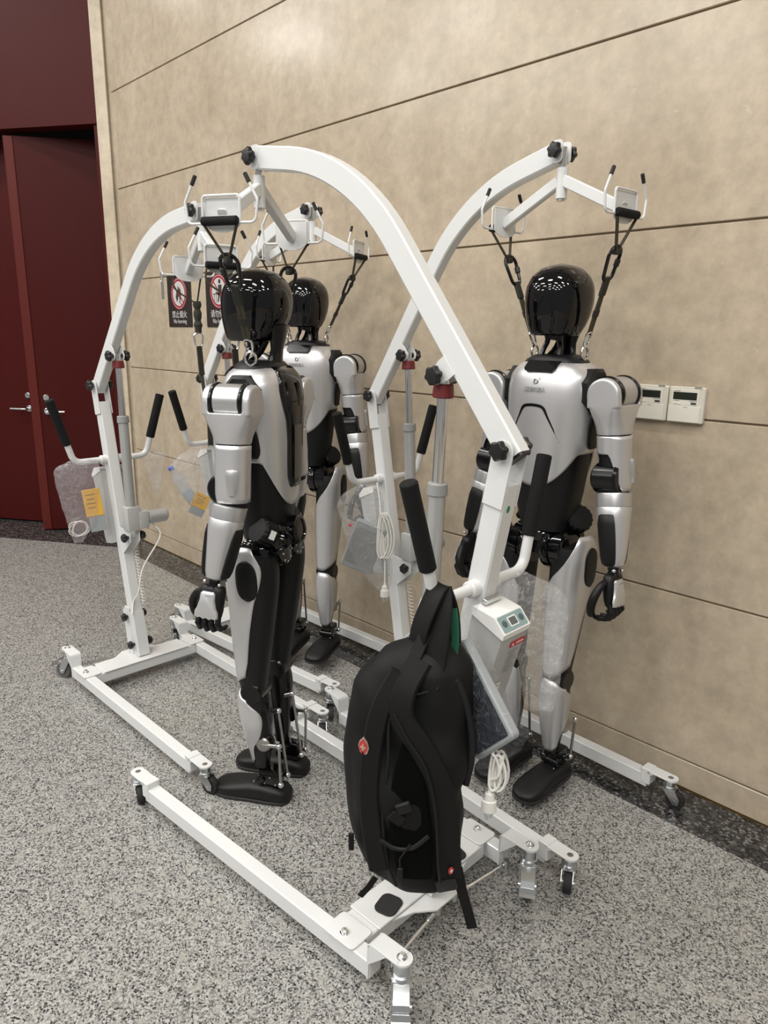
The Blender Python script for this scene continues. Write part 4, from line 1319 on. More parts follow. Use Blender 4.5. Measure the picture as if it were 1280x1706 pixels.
        MB().box((0, 0.0253, -0.030), (0.024, 0.0004, 0.0022)).xf(MH).build('hand_print', 'ink_grey', hp, 0)
        for fi, (fx, ln, sp) in enumerate(((0.0305, 0.92, 0.10), (0.0105, 1.0, 0.03), (-0.0098, 0.97, -0.03), (-0.0295, 0.85, -0.12))):
            pts = [V(fx, 0.002, -0.094)]
            dirs = ((-8, 0.030), (42, 0.027), (86, 0.022), (106, 0.018))
            for ang, L in dirs:
                a_ = radians(ang)
                pts.append(pts[-1] + V(sp * L * 0.6, -sin(a_) * L * ln * 1.12, -cos(a_) * L * ln * 1.05))
            rad = [0.0094, 0.0095, 0.0088, 0.0080, 0.0058]
            fine, fr = [], []
            for i in range(4):
                for k in range(4):
                    t = k / 4
                    fine.append(pts[i].lerp(pts[i + 1], t))
                    fr.append((rad[i] + (rad[i + 1] - rad[i]) * t) * (1.06 if k == 0 and i else 0.98))
            fine.append(pts[-1]); fr.append(0.004)
            MB().tube(fine, fr, 10).xf(MH).build('finger', 'black_matte', hp, 55)
            MB().sphere(pts[0] + V(0, 0.010, -0.008), 0.0032, seg=8, rings=6).xf(MH).build('knuckle_pin', 'zinc', hp)
        tp = bez([(0.030, -0.006, -0.020), (0.054, -0.014, -0.034), (0.072, -0.026, -0.066), (0.070, -0.040, -0.100), (0.050, -0.052, -0.126), (0.026, -0.056, -0.136)], 5)
        tr = [0.0105 + 0.0028 * sin(pi * i / (len(tp) - 1)) - 0.005 * max(0, i / (len(tp) - 1) - 0.8) / 0.2 for i in range(len(tp))]
        MB().tube(tp, tr, 12).xf(MH).build('thumb', 'black_matte', hp, 55)
    return R

ROBOT_POSE = {1: ((-1.916, 1.303), 211, 0.0), 3: ((-1.312, 2.008), -90, 0.027), 2: ((-2.655, 2.050), -63, 0.05)}
robot('nearest humanoid robot with its back to the camera, hanging from the front hoist', *ROBOT_POSE[1])
robot('humanoid robot on the right with its chest to the camera, beside the wall controllers', *ROBOT_POSE[3])
robot('rearmost humanoid robot, half hidden behind the nearest one', *ROBOT_POSE[2])
# ------------------------------------------------------------------ lifting straps
def local(parent_loc, pts):
    return [Vector(p) - Vector(parent_loc) for p in pts]

def carabiner(mb, top, bot, wide, side, r=0.0055):
    """closed stadium of tube between top and bot"""
    top, bot = Vector(top), Vector(bot)
    ax = (top - bot).normalized()
    sd = (side - ax * side.dot(ax)).normalized()
    L = (top - bot).length
    pts = []
    h = wide / 2
    for k in range(9):
        a = pi * k / 8
        pts.append(top - ax * h + sd * cos(a) * h + ax * sin(a) * h)
    for k in range(9):
        a = pi + pi * k / 8
        pts.append(bot + ax * h * 0.8 + sd * cos(a) * h * 0.8 + ax * sin(a) * h * 0.8)
    mb.tube(pts, r, 8, True)
    return pts

def strap(label, cr, eye, group='lifting straps of the robots'):
    o, sy, out = cr
    eye = Vector(eye)
    base = eye.copy()
    S = empty('lifting_strap', base)
    tag(S, label, 'strap', group)
    Lc = lambda v: Vector(v) - base
    z = Vector((0, 0, 1))
    c = o + out * 0.009 - z * 0.014
    d = (eye - c).normalized()
    L = (eye - c).length
    f = MB().cyl(Lc(c - sy * 0.052), Lc(c + sy * 0.052), 0.0115, seg=14, bev=0.004)
    f.build('padded_sleeve', 'foam_black', S)
    apex = c + (eye - c) * 0.235 - z * 0.010
    for q in (1, -1):
        MB().sweep([Lc(c + sy * q * 0.050 - z * 0.002), Lc(apex + sy * q * 0.003)], RECT(0.009, 0.0045, 0.001), out).build('loop_webbing', 'webbing_olive', S)
    MB().box(Lc(apex), (0.022, 0.020, 0.018), None, 0.005).build('loop_knot', 'webbing', S)
    c0, c1 = c + (eye - c) * 0.235, c + (eye - c) * 0.475
    mb = MB()
    pts = carabiner(mb, Lc(c0 + d * -0.004), Lc(c1), 0.052, sy)
    C = mb.build('carabiner', 'black_satin', S)
    MB().cyl(pts[0] * 0.75 + pts[17] * 0.25, pts[0] * 0.35 + pts[17] * 0.65, 0.0085, seg=12, bev=0.002).build('screw_sleeve', 'black_plastic', C)
    e1 = eye + (c - eye).normalized() * 0.040
    top = c1 - d * 0.004
    for q, w in ((1, 0.006), (-1, 0.006)):
        MB().sweep([Lc(top + sy * q * 0.004), Lc(top.lerp(e1, 0.5) + sy * q * 0.0065), Lc(e1 + sy * q * 0.0055)], RECT(0.011, 0.004, 0.001), sy).build('webbing_leg', 'webbing_olive', S)
    MB().sweep([Lc(top - d * 0.006), Lc(top.lerp(e1, 0.28))], RECT(0.026, 0.011, 0.003), sy).build('stitched_tab', 'webbing', S)
    MB().sweep([Lc(top.lerp(e1, 0.55)), Lc(top.lerp(e1, 0.66))], RECT(0.026, 0.009, 0.003), sy).build('slider', 'webbing', S)
    mb = MB()
    carabiner(mb, Lc(e1 + d * 0.0 + (c - eye).normalized() * 0.008), Lc(eye + Vector((0, 0, 0.004))), 0.024, sy, 0.0036)
    mb.build('snap_hook', 'chrome', S)
    return S

def eye_of(xy, heading, lift, sd):
    h = radians(heading)
    return Vector((xy[0] - 0.004 * cos(h) - sd * 0.092 * sin(h), xy[1] - 0.004 * sin(h) + sd * 0.092 * cos(h), 1.510 + lift))

for hk, k, left in (('D', 1, -1), ('C', 3, 1), ('B', 2, 1)):
    xy, hd, lift = ROBOT_POSE[k]
    cr = HOISTS[hk][1]
    names = {1: ('strap in front of the nearest robot head, on its near shoulder', 'strap behind the nearest robot head, on its far shoulder'),
             3: ('strap right of the head of the robot beside the wall controllers', 'strap left of the head of the robot beside the wall controllers'),
             2: ('strap right of the head of the rearmost robot', 'strap left of the head of the rearmost robot')}[k]
    strap(names[0], cr[left], eye_of(xy, hd, lift, 1))
    strap(names[1], cr[-left], eye_of(xy, hd, lift, -1))

def loose_strap(label, cr, length, lean):
    o, sy, out = cr
    z = Vector((0, 0, 1))
    c = o + out * 0.009 - z * 0.014
    ap = c - z * 0.105 + sy * lean
    end = ap - z * length + sy * lean * 0.9
    S = empty('loose_strap', end)
    tag(S, label, 'strap', 'straps hanging free from the empty hoist')
    Lc = lambda v: Vector(v) - end
    MB().cyl(Lc(c - sy * 0.055), Lc(c + sy * 0.055), 0.0115, seg=14, bev=0.004).build('padded_sleeve', 'foam_black', S)
    MB().sweep([Lc(c + sy * 0.050), Lc(ap)], RECT(0.010, 0.0045, 0.001), out).build('loop_webbing', 'webbing', S)
    MB().sweep([Lc(p) for p in bez([c - sy * 0.050, c - sy * 0.052 - z * 0.05, ap - sy * 0.02 + z * 0.012, ap], 4)], RECT(0.010, 0.0045, 0.001), out).build('loop_webbing', 'webbing_olive', S)
    mb = MB()
    rings = []
    for i in range(9):
        t = i / 8
        r = 0.017 + 0.004 * sin(i * 2.3)
        rings.append([Lc(ap - z * (0.115 * t - 0.01) + Vector((r * cos(2 * pi * j / 10), r * 0.8 * sin(2 * pi * j / 10), 0))) for j in range(10)])
    mb.loft(rings)
    mb.build('wrapped_webbing', 'webbing', S)
    mb = MB()
    a = ap - z * 0.105
    carabiner(mb, Lc(a), Lc(a - z * 0.055), 0.034, sy, 0.0042)
    mb.build('snap_hook', 'chrome', S)
    pts = bez([a - z * 0.050, a - z * 0.16 + sy * lean * 0.2, a - z * 0.26 + sy * lean * 0.5, end + z * 0.10, end], 6)
    MB().sweep([Lc(p) for p in pts], RECT(0.013, 0.006, 0.0015), sy).build('webbing_tail', 'webbing_olive', S)
    MB().sweep([Lc(p) for p in pts[:7]], RECT(0.021, 0.010, 0.002), sy).build('stitched_tab', 'webbing', S)
    MB().sweep([Lc(p) for p in pts[-7:]], RECT(0.021, 0.010, 0.002), sy).build('strap_end', 'webbing', S)
    return S

crA = HOISTS['A'][1]
loose_strap('long black strap hanging free in front of the no burning sign', crA[-1], 0.54, 0.03)
loose_strap('black strap hanging free just left of the nearest robot head', crA[1], 0.50, 0.03)

def clip(label, p):
    p = Vector(p)
    S = empty('metal_clip', p - Vector((0, 0, 0.09)))
    tag(S, label, 'clip')
    mb = MB()
    carabiner(mb, (0, 0, 0.096), (0, 0, 0.060), 0.016, Vector((1, 0, 0)), 0.0026)
    mb.build('ring', 'chrome', S)
    for q in (1, -1):
        MB().cyl((q * 0.004, 0, 0.064), (q * 0.004, 0, 0.0), 0.0030, seg=8).build('pin', 'steel_dull', S)

o, sy, out = crA[-1]
clip('small metal clip on the left hook of the empty hoist', o + sy * (0.097 if sy.dot(Vector((0.49, 0.87, 0))) < 0 else -0.097) - Vector((0, 0, 0.016)))

# ------------------------------------------------------------------ backpack
def backpack():
    bx, by = -0.985, 1.085
    n = Vector((-0.672, 0.740, 0))
    Bp = empty('backpack', (bx, by, 0.30), atan2(-0.740, 0.672))
    tag(Bp, 'black fabric backpack hanging by its strap from the nearest hoist', 'backpack')
    Z0 = 0.30
    lv = [(0.940, 0.012, .020, .012, .012), (0.925, 0.008, .050, .030, .030), (0.903, -.012, .084, .050, .048), (0.874, -.015, .107, .066, .060), (0.831, -.024, .127, .078, .072),
          (0.779, -.028, .139, .086, .080), (0.727, -.031, .146, .092, .086), (0.651, -.037, .145, .098, .090), (0.573, -.045, .135, .102, .092), (0.494, -.044, .131, .104, .092),
          (0.413, -.035, .121, .102, .088), (0.364, -.027, .103, .090, .078), (0.329, -.014, .075, .066, .060), (0.310, -.004, .040, .036, .034), (0.303, -.002, .015, .014, .014)]
    F = Form([(z - Z0, w, df, db) for z, c, w, df, db in lv], cy=lambda z: interp([(a - Z0, c) for a, c, *_ in lv], z)[0], n=2.7)
    rings = []
    nz, na = 64, 72
    for i in range(nz + 1):
        z = 0.003 + (0.637 - 0.003) * i / nz
        ring = []
        for j in range(na):
            a = 2 * pi * j / na
            p = F.at(z, a)
            nn = Vector((cos(a), sin(a), 0))
            k = min(1.0, min(i, nz - i) / 6)
            wr = noise.noise(Vector((p.x * 9, p.y * 9, p.z * 5))) * 0.018 + noise.noise(Vector((p.x * 24 + 5, p.y * 24, p.z * 11))) * 0.008
            fold = 0.006 * sin(p.z * 34 + p.y * 28 + 2.0 * noise.noise(p * 6)) * max(0, cos(a))
            ring.append(p + nn * (wr + fold) * k)
        rings.append(ring)
    body = MB().loft(rings).build('body', 'backpack_cloth', Bp, 70)
    S = lambda y, z, off=0.004: F.front(y - F.cy(z - Z0), z - Z0, off)
    # sunken mesh back panel between the shoulder straps
    rows = []
    for i in range(17):
        z = 0.40 + 0.36 * i / 16
        y0 = interp([(0.40, -.055), (0.52, -.075), (0.66, -.070), (0.76, -.045)], z)[0]
        y1 = interp([(0.40, .020), (0.52, .018), (0.66, -.004), (0.76, -.035)], z)[0]
        rows.append([S(y0 + (y1 - y0) * j / 10, z, 0.009) for j in range(11)])
    MB().grid(rows).build('mesh_panel', 'backpack_mesh', Bp, 60, 0.004)
    # padded shoulder strap curving down the right of the back
    def band(name, pts, w, th, mat, off=0.012, parent=Bp):
        P = bez([S(y, z, off) for y, z in pts], 6)
        return MB().sweep(P, RECT(w, th, th * 0.35), Vector((0, 1, 0.3))).build(name, mat, parent, 40)
    b1 = band('shoulder_strap', [(-.018, .905), (-.050, .845), (-.052, .785), (-.012, .725), (.024, .655), (.044, .570), (.054, .480), (.060, .395)], 0.052, 0.014, 'backpack_cloth', 0.014)
    band('strap_piping', [(-.070, .800), (-.040, .745), (-.004, .690), (.016, .620), (.026, .540), (.032, .450), (.038, .40)], 0.006, 0.008, 'backpack_trim', 0.024)
    band('shoulder_strap', [(-.060, .880), (-.100, .800), (-.118, .700), (-.122, .600), (-.112, .50), (-.098, .42)], 0.044, 0.012, 'backpack_cloth', 0.012)
    band('side_seam', [(-.030, .895), (-.078, .790), (-.082, .680), (-.092, .560), (-.080, .44), (-.060, .37)], 0.007, 0.006, 'backpack_trim', 0.006)
    band('lower_seam', [(-.098, .500), (-.062, .482), (-.025, .486), (.010, .515)], 0.010, 0.007, 'backpack_trim', 0.012)
    band('upper_seam', [(-.125, .850), (-.070, .830), (.0, .842), (.060, .862)], 0.006, 0.005, 'backpack_trim', 0.006)
    band('lid_edge', [(.030, .900), (.070, .840), (.092, .760), (.098, .680), (.088, .610)], 0.014, 0.008, 'backpack_trim', 0.006)
    # buckles, sliders and tails
    MB().box(S(-.045, .588, 0.020), (0.010, 0.034, 0.026), Matrix.Rotation(0.4, 3, 'X'), 0.003).build('buckle', 'backpack_trim', Bp)
    MB().box(S(-.060, .562, 0.020), (0.006, 0.026, 0.034), Matrix.Rotation(0.9, 3, 'X'), 0.002).build('strap_end', 'backpack_cloth', Bp)
    MB().sweep([S(-.030, .500, 0.018), S(-.052, .462, 0.020), S(-.050, .440, 0.022)], RECT(0.004, 0.003, 0.001), (0, 1, 0)).build('zip_cord', 'backpack_trim', Bp)
    MB().box(S(-.050, .424, 0.022), (0.006, 0.012, 0.034), None, 0.002).build('zip_pull', 'backpack_trim', Bp)
    MB().box(S(.052, .378, 0.014), (0.018, 0.046, 0.030), Matrix.Rotation(0.3, 3, 'X'), 0.004).build('strap_adjuster', 'black_plastic', Bp)
    p = S(.076, .400, 0.010)
    MB().sweep([p, Vector((p.x + 0.004, .088, .345 - Z0)), Vector((p.x - 0.004, .102, .290 - Z0)), Vector((p.x - 0.010, .118, .228 - Z0))], RECT(0.024, 0.003, 0.001), (0, 1, 0.3)).build('hanging_tail', 'backpack_cloth', Bp)
    p = S(-.108, .372, 0.004)
    MB().sweep([p, p + Vector((0.004, -0.014, -0.022)), p + Vector((0.0, -0.034, -0.052))], RECT(0.014, 0.004, 0.001), (0, 0.8, -0.6)).build('hanging_tail', 'backpack_cloth', Bp)
    p = S(-.150, .500, 0.0)
    MB().box(p + Vector((0.01, -0.012, -0.03)), (0.006, 0.012, 0.045), None, 0.002).build('side_tab', 'backpack_cloth', Bp)
    # grab strap looped over the handle
    lp = bez([(0.020, -.030, .905 - Z0), (0.026, -.020, .965 - Z0), (0.020, .000, 1.020 - Z0), (0.000, .016, 1.048 - Z0), (-0.024, .030, 1.030 - Z0), (-0.030, .044, .980 - Z0), (-0.020, .050, .915 - Z0)], 6)
    MB().sweep(lp, RECT(0.056, 0.008, 0.002), (0.75, 0.55, 0.0)).build('grab_strap', 'backpack_cloth', Bp, 50)
    MB().sweep(bez([(0.030, .052, .895 - Z0), (0.028, .054, .935 - Z0), (0.020, .052, .975 - Z0), (0.006, .048, 1.000 - Z0)], 5), RECT(0.018, 0.004, 0.001), (0.5, 0.8, 0)).build('green_lining', 'cloth_green', Bp)
    MB().sweep(bez([S(-.050, .860, 0.01), (0.050, -.030, .905 - Z0), (0.030, -.004, .965 - Z0)], 5), RECT(0.030, 0.006, 0.002), (0.3, 0.9, 0.2)).build('lift_strap', 'backpack_cloth', Bp)
    MB().sweep(bez([(0.004, .016, 1.046 - Z0), (0.028, .018, 1.005 - Z0), (0.044, .014, .950 - Z0), (0.056, .006, .890 - Z0), (0.074, -.004, .850 - Z0)], 6), RECT(0.058, 0.007, 0.002), (0.35, 0.9, 0.1)).build('grab_strap', 'backpack_cloth', Bp, 50)
    # emblems
    y_, z_ = -.139, .716
    p = S(-.133, .716, 0.019)
    tx = (S(-.130, .716) - S(-.148, .716)).normalized()
    M = frame(p, tx, (0, 0, 1))
    di = lambda k: [(0, .024 * k), (.010 * k, .012 * k), (.0135 * k, 0), (.010 * k, -.012 * k), (0, -.024 * k), (-.010 * k, -.012 * k), (-.0135 * k, 0), (-.010 * k, .012 * k)]
    e = MB().prism(di(1.0), 0.004, M, 0.0008).build('emblem', 'emblem_metal', Bp, 20)
    M2 = M.copy(); M2.translation = M.translation + M.to_3x3().col[2] * 0.0042
    MB().prism(di(0.82), 0.0012, M2).build('emblem_field', 'emblem_red', e, 0)
    M3 = M.copy(); M3.translation = M.translation + M.to_3x3().col[2] * 0.0055
    MB().prism([(-.002, .008), (.002, .008), (.002, .002), (.007, .002), (.007, -.002), (.002, -.002), (.002, -.008), (-.002, -.008), (-.002, -.002), (-.007, -.002), (-.007, .002), (-.002, .002)], 0.0008, M3).build('emblem_cross', 'emblem_metal', e, 0)
    p = S(.060, .424, 0.024)
    tx = (S(.070, .424) - S(.050, .424)).normalized()
    M = frame(p, tx, (0, 0, 1))
    e = MB().prism([(.0075 * cos(2 * pi * j / 12), .0085 * sin(2 * pi * j / 12)) for j in range(12)], 0.003, M, 0.0006).build('small_emblem', 'emblem_red', Bp, 20)
    M2 = M.copy(); M2.translation = M.translation + M.to_3x3().col[2] * 0.0031
    MB().prism([(x * 0.55, y * 0.55) for x, y in ((-.002, .008), (.002, .008), (.002, .002), (.007, .002), (.007, -.002), (.002, -.002), (.002, -.008), (-.002, -.008), (-.002, -.002), (-.007, -.002), (-.007, .002), (-.002, .002))], 0.0006, M2).build('emblem_cross', 'label_white', e, 0)

backpack()

# ------------------------------------------------------------------ plastic bags and what they hold
def film_bag(label, loc, rz, levels, mat, seed=0.0, amp=0.010, open_top=True, group='clear plastic bags on the hoist handles'):
    """levels: (z, centre x, centre y, half x, half y) in the frame turned by rz about loc (world z)"""
    z0 = min(l[0] for l in levels)
    B = empty('plastic_bag', (loc[0], loc[1], z0), rz)
    tag(B, label, 'bag', group)
    nz, na = 44, 44
    zmax = max(l[0] for l in levels)
    rings = []
    for i in range(nz + 1):
        z = z0 + (zmax - z0) * i / nz
        cx, cy, hx, hy = interp([tuple(l) for l in levels], z)
        ring = []
        for j in range(na):
            a = 2 * pi * j / na
            p = Vector((cx + hx * spow(cos(a), .8), cy + hy * spow(sin(a), .8), z - z0))
            q = Vector((p.x * 14 + seed, p.y * 14, p.z * 9))
            d = noise.noise(q) * amp + abs(noise.noise(q * 2.7)) * amp * 0.7
            p += Vector((cos(a), sin(a), 0.25)) * d
            ring.append(p)
        rings.append(ring)
    MB().loft(rings, cap=False).build('film', mat, B, 80)
    # gathered rim
    mb = MB()
    mb.tube([p + Vector((0, 0, 0)) for p in rings[-1]], 0.0016, 5, True)
    mb.build('rim', 'cloudy_film', B)
    return B

def face_cam(x, y):
    return atan2(-y, -x)

# nearest hoist: tablet hanging in a clear bag behind the backpack
def tablet():
    bx, by = -0.900, 1.170
    rz = face_cam(bx, by)
    T = empty('tablet', (bx, by, 0.66), rz)
    tag(T, 'tablet with dark screen and grey case inside the bag beside the backpack', 'tablet')
    a = Vector((.515, .505, -.696)).normalized()
    b = Vector((.549, .549, .632)).normalized()
    b = (b - a * b.dot(a)).normalized()
    nn = a.cross(b).normalized()
    L, W = 0.232, 0.152
    c = Vector((.100, .058, .760 - 0.66)) - a * 0.105 - b * 0.065
    M = frame(c, b, -a)
    if M.to_3x3().col[2].dot(nn) < 0:
        M = frame(c, -b, -a)
    Zn = M.to_3x3().col[2]
    Mb = M.copy(); Mb.translation = M.translation - Zn * 0.024
    MB().prism(rounded_rect(W, L, 0.012), 0.024, Mb, 0.004).build('case', 'tablet_grey', T)
    Ms = M.copy(); Ms.translation = M.translation + Zn * 0.0003
    MB().prism(rounded_rect(W - 0.022, L - 0.022, 0.004), 0.0012, Ms).build('screen', 'tablet_screen', T, 0)
    return c, a, b, Zn

tc, ta, tb, tn = tablet()
# bag round the tablet: rings across its long axis, gathered at the handle
def tablet_bag():
    bx, by = -0.900, 1.170
    rz = face_cam(bx, by)
    B = empty('plastic_bag', (bx, by, 0.66), rz)
    tag(B, 'clear plastic bag holding the dark tablet beside the backpack', 'bag', 'clear plastic bags on the hoist handles')
    rings = []
    top = Vector((-0.01, -.030, 1.015 - 0.66))
    tl = tc - ta * 0.135
    bot = tc + ta * 0.130
    st = [(top, 0.014, 0.012), (top.lerp(tl, 0.35), 0.034, 0.018), (top.lerp(tl, 0.75), 0.066, 0.022), (tl, 0.084, 0.024)]
    st += [(tl.lerp(bot, t), 0.090 + 0.006 * t, 0.026 + 0.010 * t) for t in (0.2, 0.4, 0.6, 0.8, 0.95)] + [(bot, 0.088, 0.022), (bot + ta * 0.012, 0.056, 0.006)]
    fine = []
    for i in range(len(st) - 1):
        for k in range(5):
            t = k / 5
            fine.append((st[i][0].lerp(st[i + 1][0], t), st[i][1] + (st[i + 1][1] - st[i][1]) * t, st[i][2] + (st[i + 1][2] - st[i][2]) * t))
    fine.append(st[-1])
    for c, hb, hn in fine:
        ring = []
        for j in range(40):
            an = 2 * pi * j / 40
            p = c - tn * 0.012 + tb * hb * spow(cos(an), .6) + tn * hn * spow(sin(an), .6)
            q = p * 16
            d = noise.noise(q) * 0.006 + abs(noise.noise(q * 2.3)) * 0.006
            ring.append(p + (tb * cos(an) * 0.6 + tn * sin(an)) * d)
        rings.append(ring)
    MB().loft(rings, cap=False).build('film', 'thin_film', B, 80)
tablet_bag()

def power_cord(label, loc, rz, base_z, coil_c, coil_h, coil_w, plug, feed, turns=4):
    P = empty('power_cord', (loc[0], loc[1], base_z), rz)
    tag(P, label, 'power cord', 'white power cords')
    c = Vector(coil_c) - Vector((0, 0, base_z))
    pts = []
    for k in range(turns * 16 + 1):
        a = 2 * pi * k / 16
        t = k / (turns * 16)
        w = coil_w * (1 + 0.35 * sin(k * 0.4)) * (1 - 0.3 * cos(a))
        pts.append(c + Vector((0.010 * sin(a * 0.5 + 1), w * sin(a) + 0.006 * (t - 0.5) * turns, coil_h * cos(a))))
    pl = Vector(plug) - Vector((0, 0, base_z))
    end = bez([pts[-1], pts[-1] + Vector((0.004, -0.010, -0.05)), pl + Vector((0, 0, 0.06)), pl + Vector((0, 0, 0.03))], 6)
    pre = bez([Vector(f) - Vector((0, 0, base_z)) for f in feed] + [pts[0]], 6) if feed else []
    MB().tube(pre[:-1] + pts + end[1:], 0.0033, 8).build('cable', 'white_cord', P)
    pg = MB().loft([[pl + Vector((rx * cos(2 * pi * j / 14), ry * sin(2 * pi * j / 14), z)) for j in range(14)] for z, rx, ry in ((0.040, .004, .004), (0.030, .006, .006), (0.028, .008, .010), (0.012, .009, .013), (0.010, .012, .017), (-.016, .012, .018), (-.018, .010, .016))])
    pg.build('plug', 'white_cord', P)
    MB().box(pl + Vector((0.004, -0.006, -0.027)), (0.003, 0.007, 0.020), Matrix.Rotation(0.3, 3, 'X')).build('prong', 'zinc', P, 0)
    MB().box(pl + Vector((-0.004, 0.007, -0.027)), (0.003, 0.007, 0.020), Matrix.Rotation(-0.3, 3, 'X')).build('prong', 'zinc', P, 0)
    return P

bz = face_cam(-0.900, 1.170)
power_cord('white cord coiled below the bagged tablet, its plug hanging near the floor', (-0.900, 1.170), bz, 0.50, (0.05, .040, .640), 0.046, 0.013, (0.05, .026, .555), [(0.04, .03, .70)], 4)

# clear, nearly empty bag on the right handle of the nearest hoist
film_bag('crumpled clear bag on the right handle, in front of the robot thigh', (-0.95, 1.42), face_cam(-0.95, 1.42),
         [(1.010, 0.0, -.030, .012, .018), (0.985, 0.0, -.030, .020, .075), (0.960, 0, -.020, .026, .092), (0.90, 0, .005, .030, .078), (0.84, 0, .016, .032, .060), (0.78, 0, .022, .032, .050),
          (0.71, 0, .028, .028, .044), (0.66, 0, .034, .022, .036), (0.640, 0, .034, .010, .026)], 'clear_film', 3.0, 0.014)

# hoist along the wall: grey slab, cord and bag
cz = face_cam(-2.07, 1.80)
def slab():
    T = empty('grey_handset', (-2.07, 1.80, 0.61), cz)
    tag(T, 'flat grey device in the bag on the hoist along the wall', 'device')
    tl, tr, bl = Vector((0.0, -.030, .869)), Vector((0.02, .088, .825)), Vector((-.01, .022, .690))
    u, v = (tr - tl), (bl - tl)
    c = tl + u / 2 + v / 2 - Vector((0, 0, 0.61))
    M = frame(c, u, -v)
    MB().prism(rounded_rect(u.length, v.length + 0.02, 0.010), 0.028, M, 0.004).build('body', 'tablet_grey', T)
    M2 = M.copy(); M2.translation = M.translation + M.to_3x3().col[2] * 0.0282
    MB().prism(rounded_rect(u.length * 0.86, v.length * 0.84, 0.006), 0.001, M2).build('face', 'grey_plastic', T, 0)
    MB().box(c + Vector((0.012, -0.058, 0.085)), (0.012, 0.014, 0.010), None, 0.002).build('red_tab', 'label_red', T)
slab()
film_bag('clear bag with a flat grey device on the hoist along the wall', (-2.07, 1.80), cz,
         [(1.000, -.01, .060, .010, .030), (0.965, 0, .045, .022, .072), (0.93, 0, .040, .032, .088), (0.87, .005, .042, .040, .085), (0.80, .01, .058, .042, .080), (0.72, .01, .080, .038, .076), (0.66, .01, .100, .030, .066), (0.60, 0, .118, .022, .040), (0.565, 0, .132, .010, .018)], 'clear_film', 8.0, 0.010)
power_cord('white cord coiled beside the bagged grey device', (-2.07, 1.80), cz, 0.54, (0.055, .128, .810), 0.090, 0.022, (0.05, .134, .575), [(0.03, .100, 1.015), (0.05, .110, .95)], 5)

# empty hoist: cloudy bag with a yellow card and a thin white cable
az = face_cam(-3.20, 1.18)
film_bag('cloudy plastic bag on the handle of the hoist by the red door', (-3.20, 1.18), az,
         [(1.010, 0, .030, .014, .060), (0.985, 0, .008, .024, .090), (0.94, 0, -.002, .030, .088), (0.86, 0, .004, .034, .084), (0.78, 0, .008, .034, .074), (0.72, 0, .002, .030, .060), (0.68, 0, -.012, .022, .040), (0.640, 0, -.018, .008, .022)], 'cloudy_film', 1.5, 0.009)
def card(label, loc, rz, c, w, h, tilt):
    T = empty('yellow_card', (loc[0], loc[1], c[2] - h / 2), rz)
    tag(T, label, 'card', 'yellow instruction cards')
    M = frame((c[0], c[1], h / 2), (0, cos(tilt), sin(tilt)), (0, -sin(tilt), cos(tilt)))
    MB().prism(rounded_rect(w, h, 0.003), 0.006, M, 0.0008).build('leaflet', 'yellow_card', T, 20)
    M2 = M.copy(); M2.translation = M.translation + M.to_3x3().col[2] * 0.0062 + M.to_3x3() @ Vector((0.006, -h * 0.78, -0.004))
    MB().prism(rounded_rect(w * 0.95, h * 0.6, 0.002), 0.002, M2).build('dark_sheet', 'tablet_grey', T, 0)
    for k in range(4):
        M3 = M.copy(); M3.translation = M.translation + M.to_3x3().col[2] * 0.0061 + M.to_3x3() @ Vector((-0.006, h * (0.30 - 0.16 * k), 0))
        MB().prism(rounded_rect(w * (0.55 - 0.1 * (k % 2)), 0.003, 0.0008), 0.0003, M3).build('print', 'bronze', T, 0)
card('yellow card in the cloudy bag by the red door', (-3.20, 1.18), az, (0.012, .056, .822), 0.074, 0.124, 0.10)
def thin_cable(label, loc, rz, c, r):
    T = empty('thin_cable', (loc[0], loc[1], c[2] - r), rz)
    tag(T, label, 'cable')
    pts = [Vector((c[0] + 0.012 * sin(k * 0.37), c[1] + r * cos(k * 0.39) * (1 + 0.25 * sin(k * 0.21)), r + r * sin(k * 0.39 + 0.3 * sin(k * 0.13)))) for k in range(64)]
    MB().tube(pts, 0.0022, 6).build('loops', 'white_cord', T)
thin_cable('thin white cable looped in the bottom of the cloudy bag', (-3.20, 1.18), az, (0.004, -.008, .705), 0.036)
film_bag('small crumpled film wrapped on the wall-side handle by the red door', (-3.24, 1.56), face_cam(-3.24, 1.56),
         [(1.010, 0, .010, .018, .026), (0.99, 0, .012, .030, .044), (0.94, 0, .008, .030, .036), (0.87, 0, .004, .024, .028), (0.80, 0, .002, .010, .014)], 'clear_film', 6.0, 0.012)

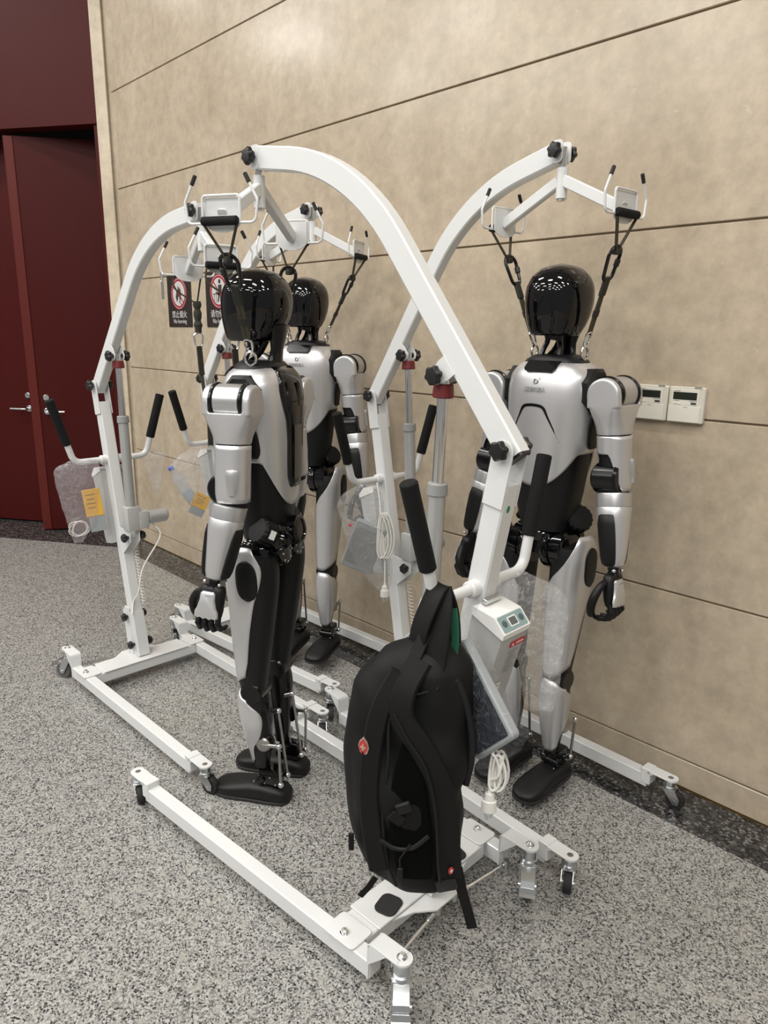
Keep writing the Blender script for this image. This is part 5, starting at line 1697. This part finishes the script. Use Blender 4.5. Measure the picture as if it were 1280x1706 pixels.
# hoist behind: clear bag with a water bottle and a yellow card
bz2 = face_cam(-3.33, 1.83)
def bottle():
    base = Vector((0.0, -.012, .700))
    top = Vector((0.01, -.120, .893))
    T = empty('water_bottle', (-3.33, 1.83, 0.69), bz2)
    tag(T, 'water bottle with a blue cap leaning in the bag on the hoist behind', 'bottle')
    d = (top - base).normalized()
    b = base - Vector((0, 0, 0.69))
    L = (top - base).length
    MB().lathe([(0.008, 0), (0.028, 0.002), (0.031, 0.010), (0.030, 0.05), (0.031, 0.09), (0.030, 0.13), (0.031, 0.150), (0.024, 0.175), (0.013, 0.195), (0.012, L - 0.014)], b, d, 24).build('bottle_body', 'bottle_plastic', T)
    MB().lathe([(0.006, 0.004), (0.027, 0.006), (0.0285, 0.012), (0.0275, 0.05), (0.0285, 0.075), (0.006, 0.076)], b, d, 20).build('water', 'bottle_water', T)
    MB().lathe([(0.008, 0), (0.0155, 0.001), (0.0155, 0.016), (0.013, 0.018), (0.004, 0.018)], b + d * (L - 0.014), d, 20).build('cap', 'bottle_cap', T)
bottle()
film_bag('clear bag with the water bottle on the hoist behind', (-3.33, 1.83), bz2,
         [(1.000, 0, .020, .012, .030), (0.96, 0, -.006, .030, .060), (0.90, 0, -.036, .042, .086), (0.84, 0, -.024, .044, .090), (0.77, 0, -.004, .044, .085), (0.71, 0, .016, .038, .066), (0.665, 0, .030, .016, .036)], 'clear_film', 11.0, 0.010)
card('yellow card beside the water bottle in the bag on the hoist behind', (-3.33, 1.83), bz2, (0.024, .020, .715), 0.080, 0.075, -0.50)

# green dot sticker on the mast of the nearest hoist
def sticker():
    H = HOISTS['D'][0]
    md = (PIV - MAST0).normalized()
    q = md.cross(Vector((0, 1, 0)))
    p = mast_at(1.20)
    q = Vector((-1, 0, 0)); q = (q - md * q.dot(md)).normalized()
    y = Vector((0, 1, 0))
    M = frame(p + q * 0.0272 + y * 0.002, y if y.cross(md).dot(q) > 0 else -y, md)
    MB().prism([(.006 * cos(2 * pi * j / 14), .009 * sin(2 * pi * j / 14)) for j in range(14)], 0.0004, M).build('sticker', 'green_dot', H, 0)
sticker()
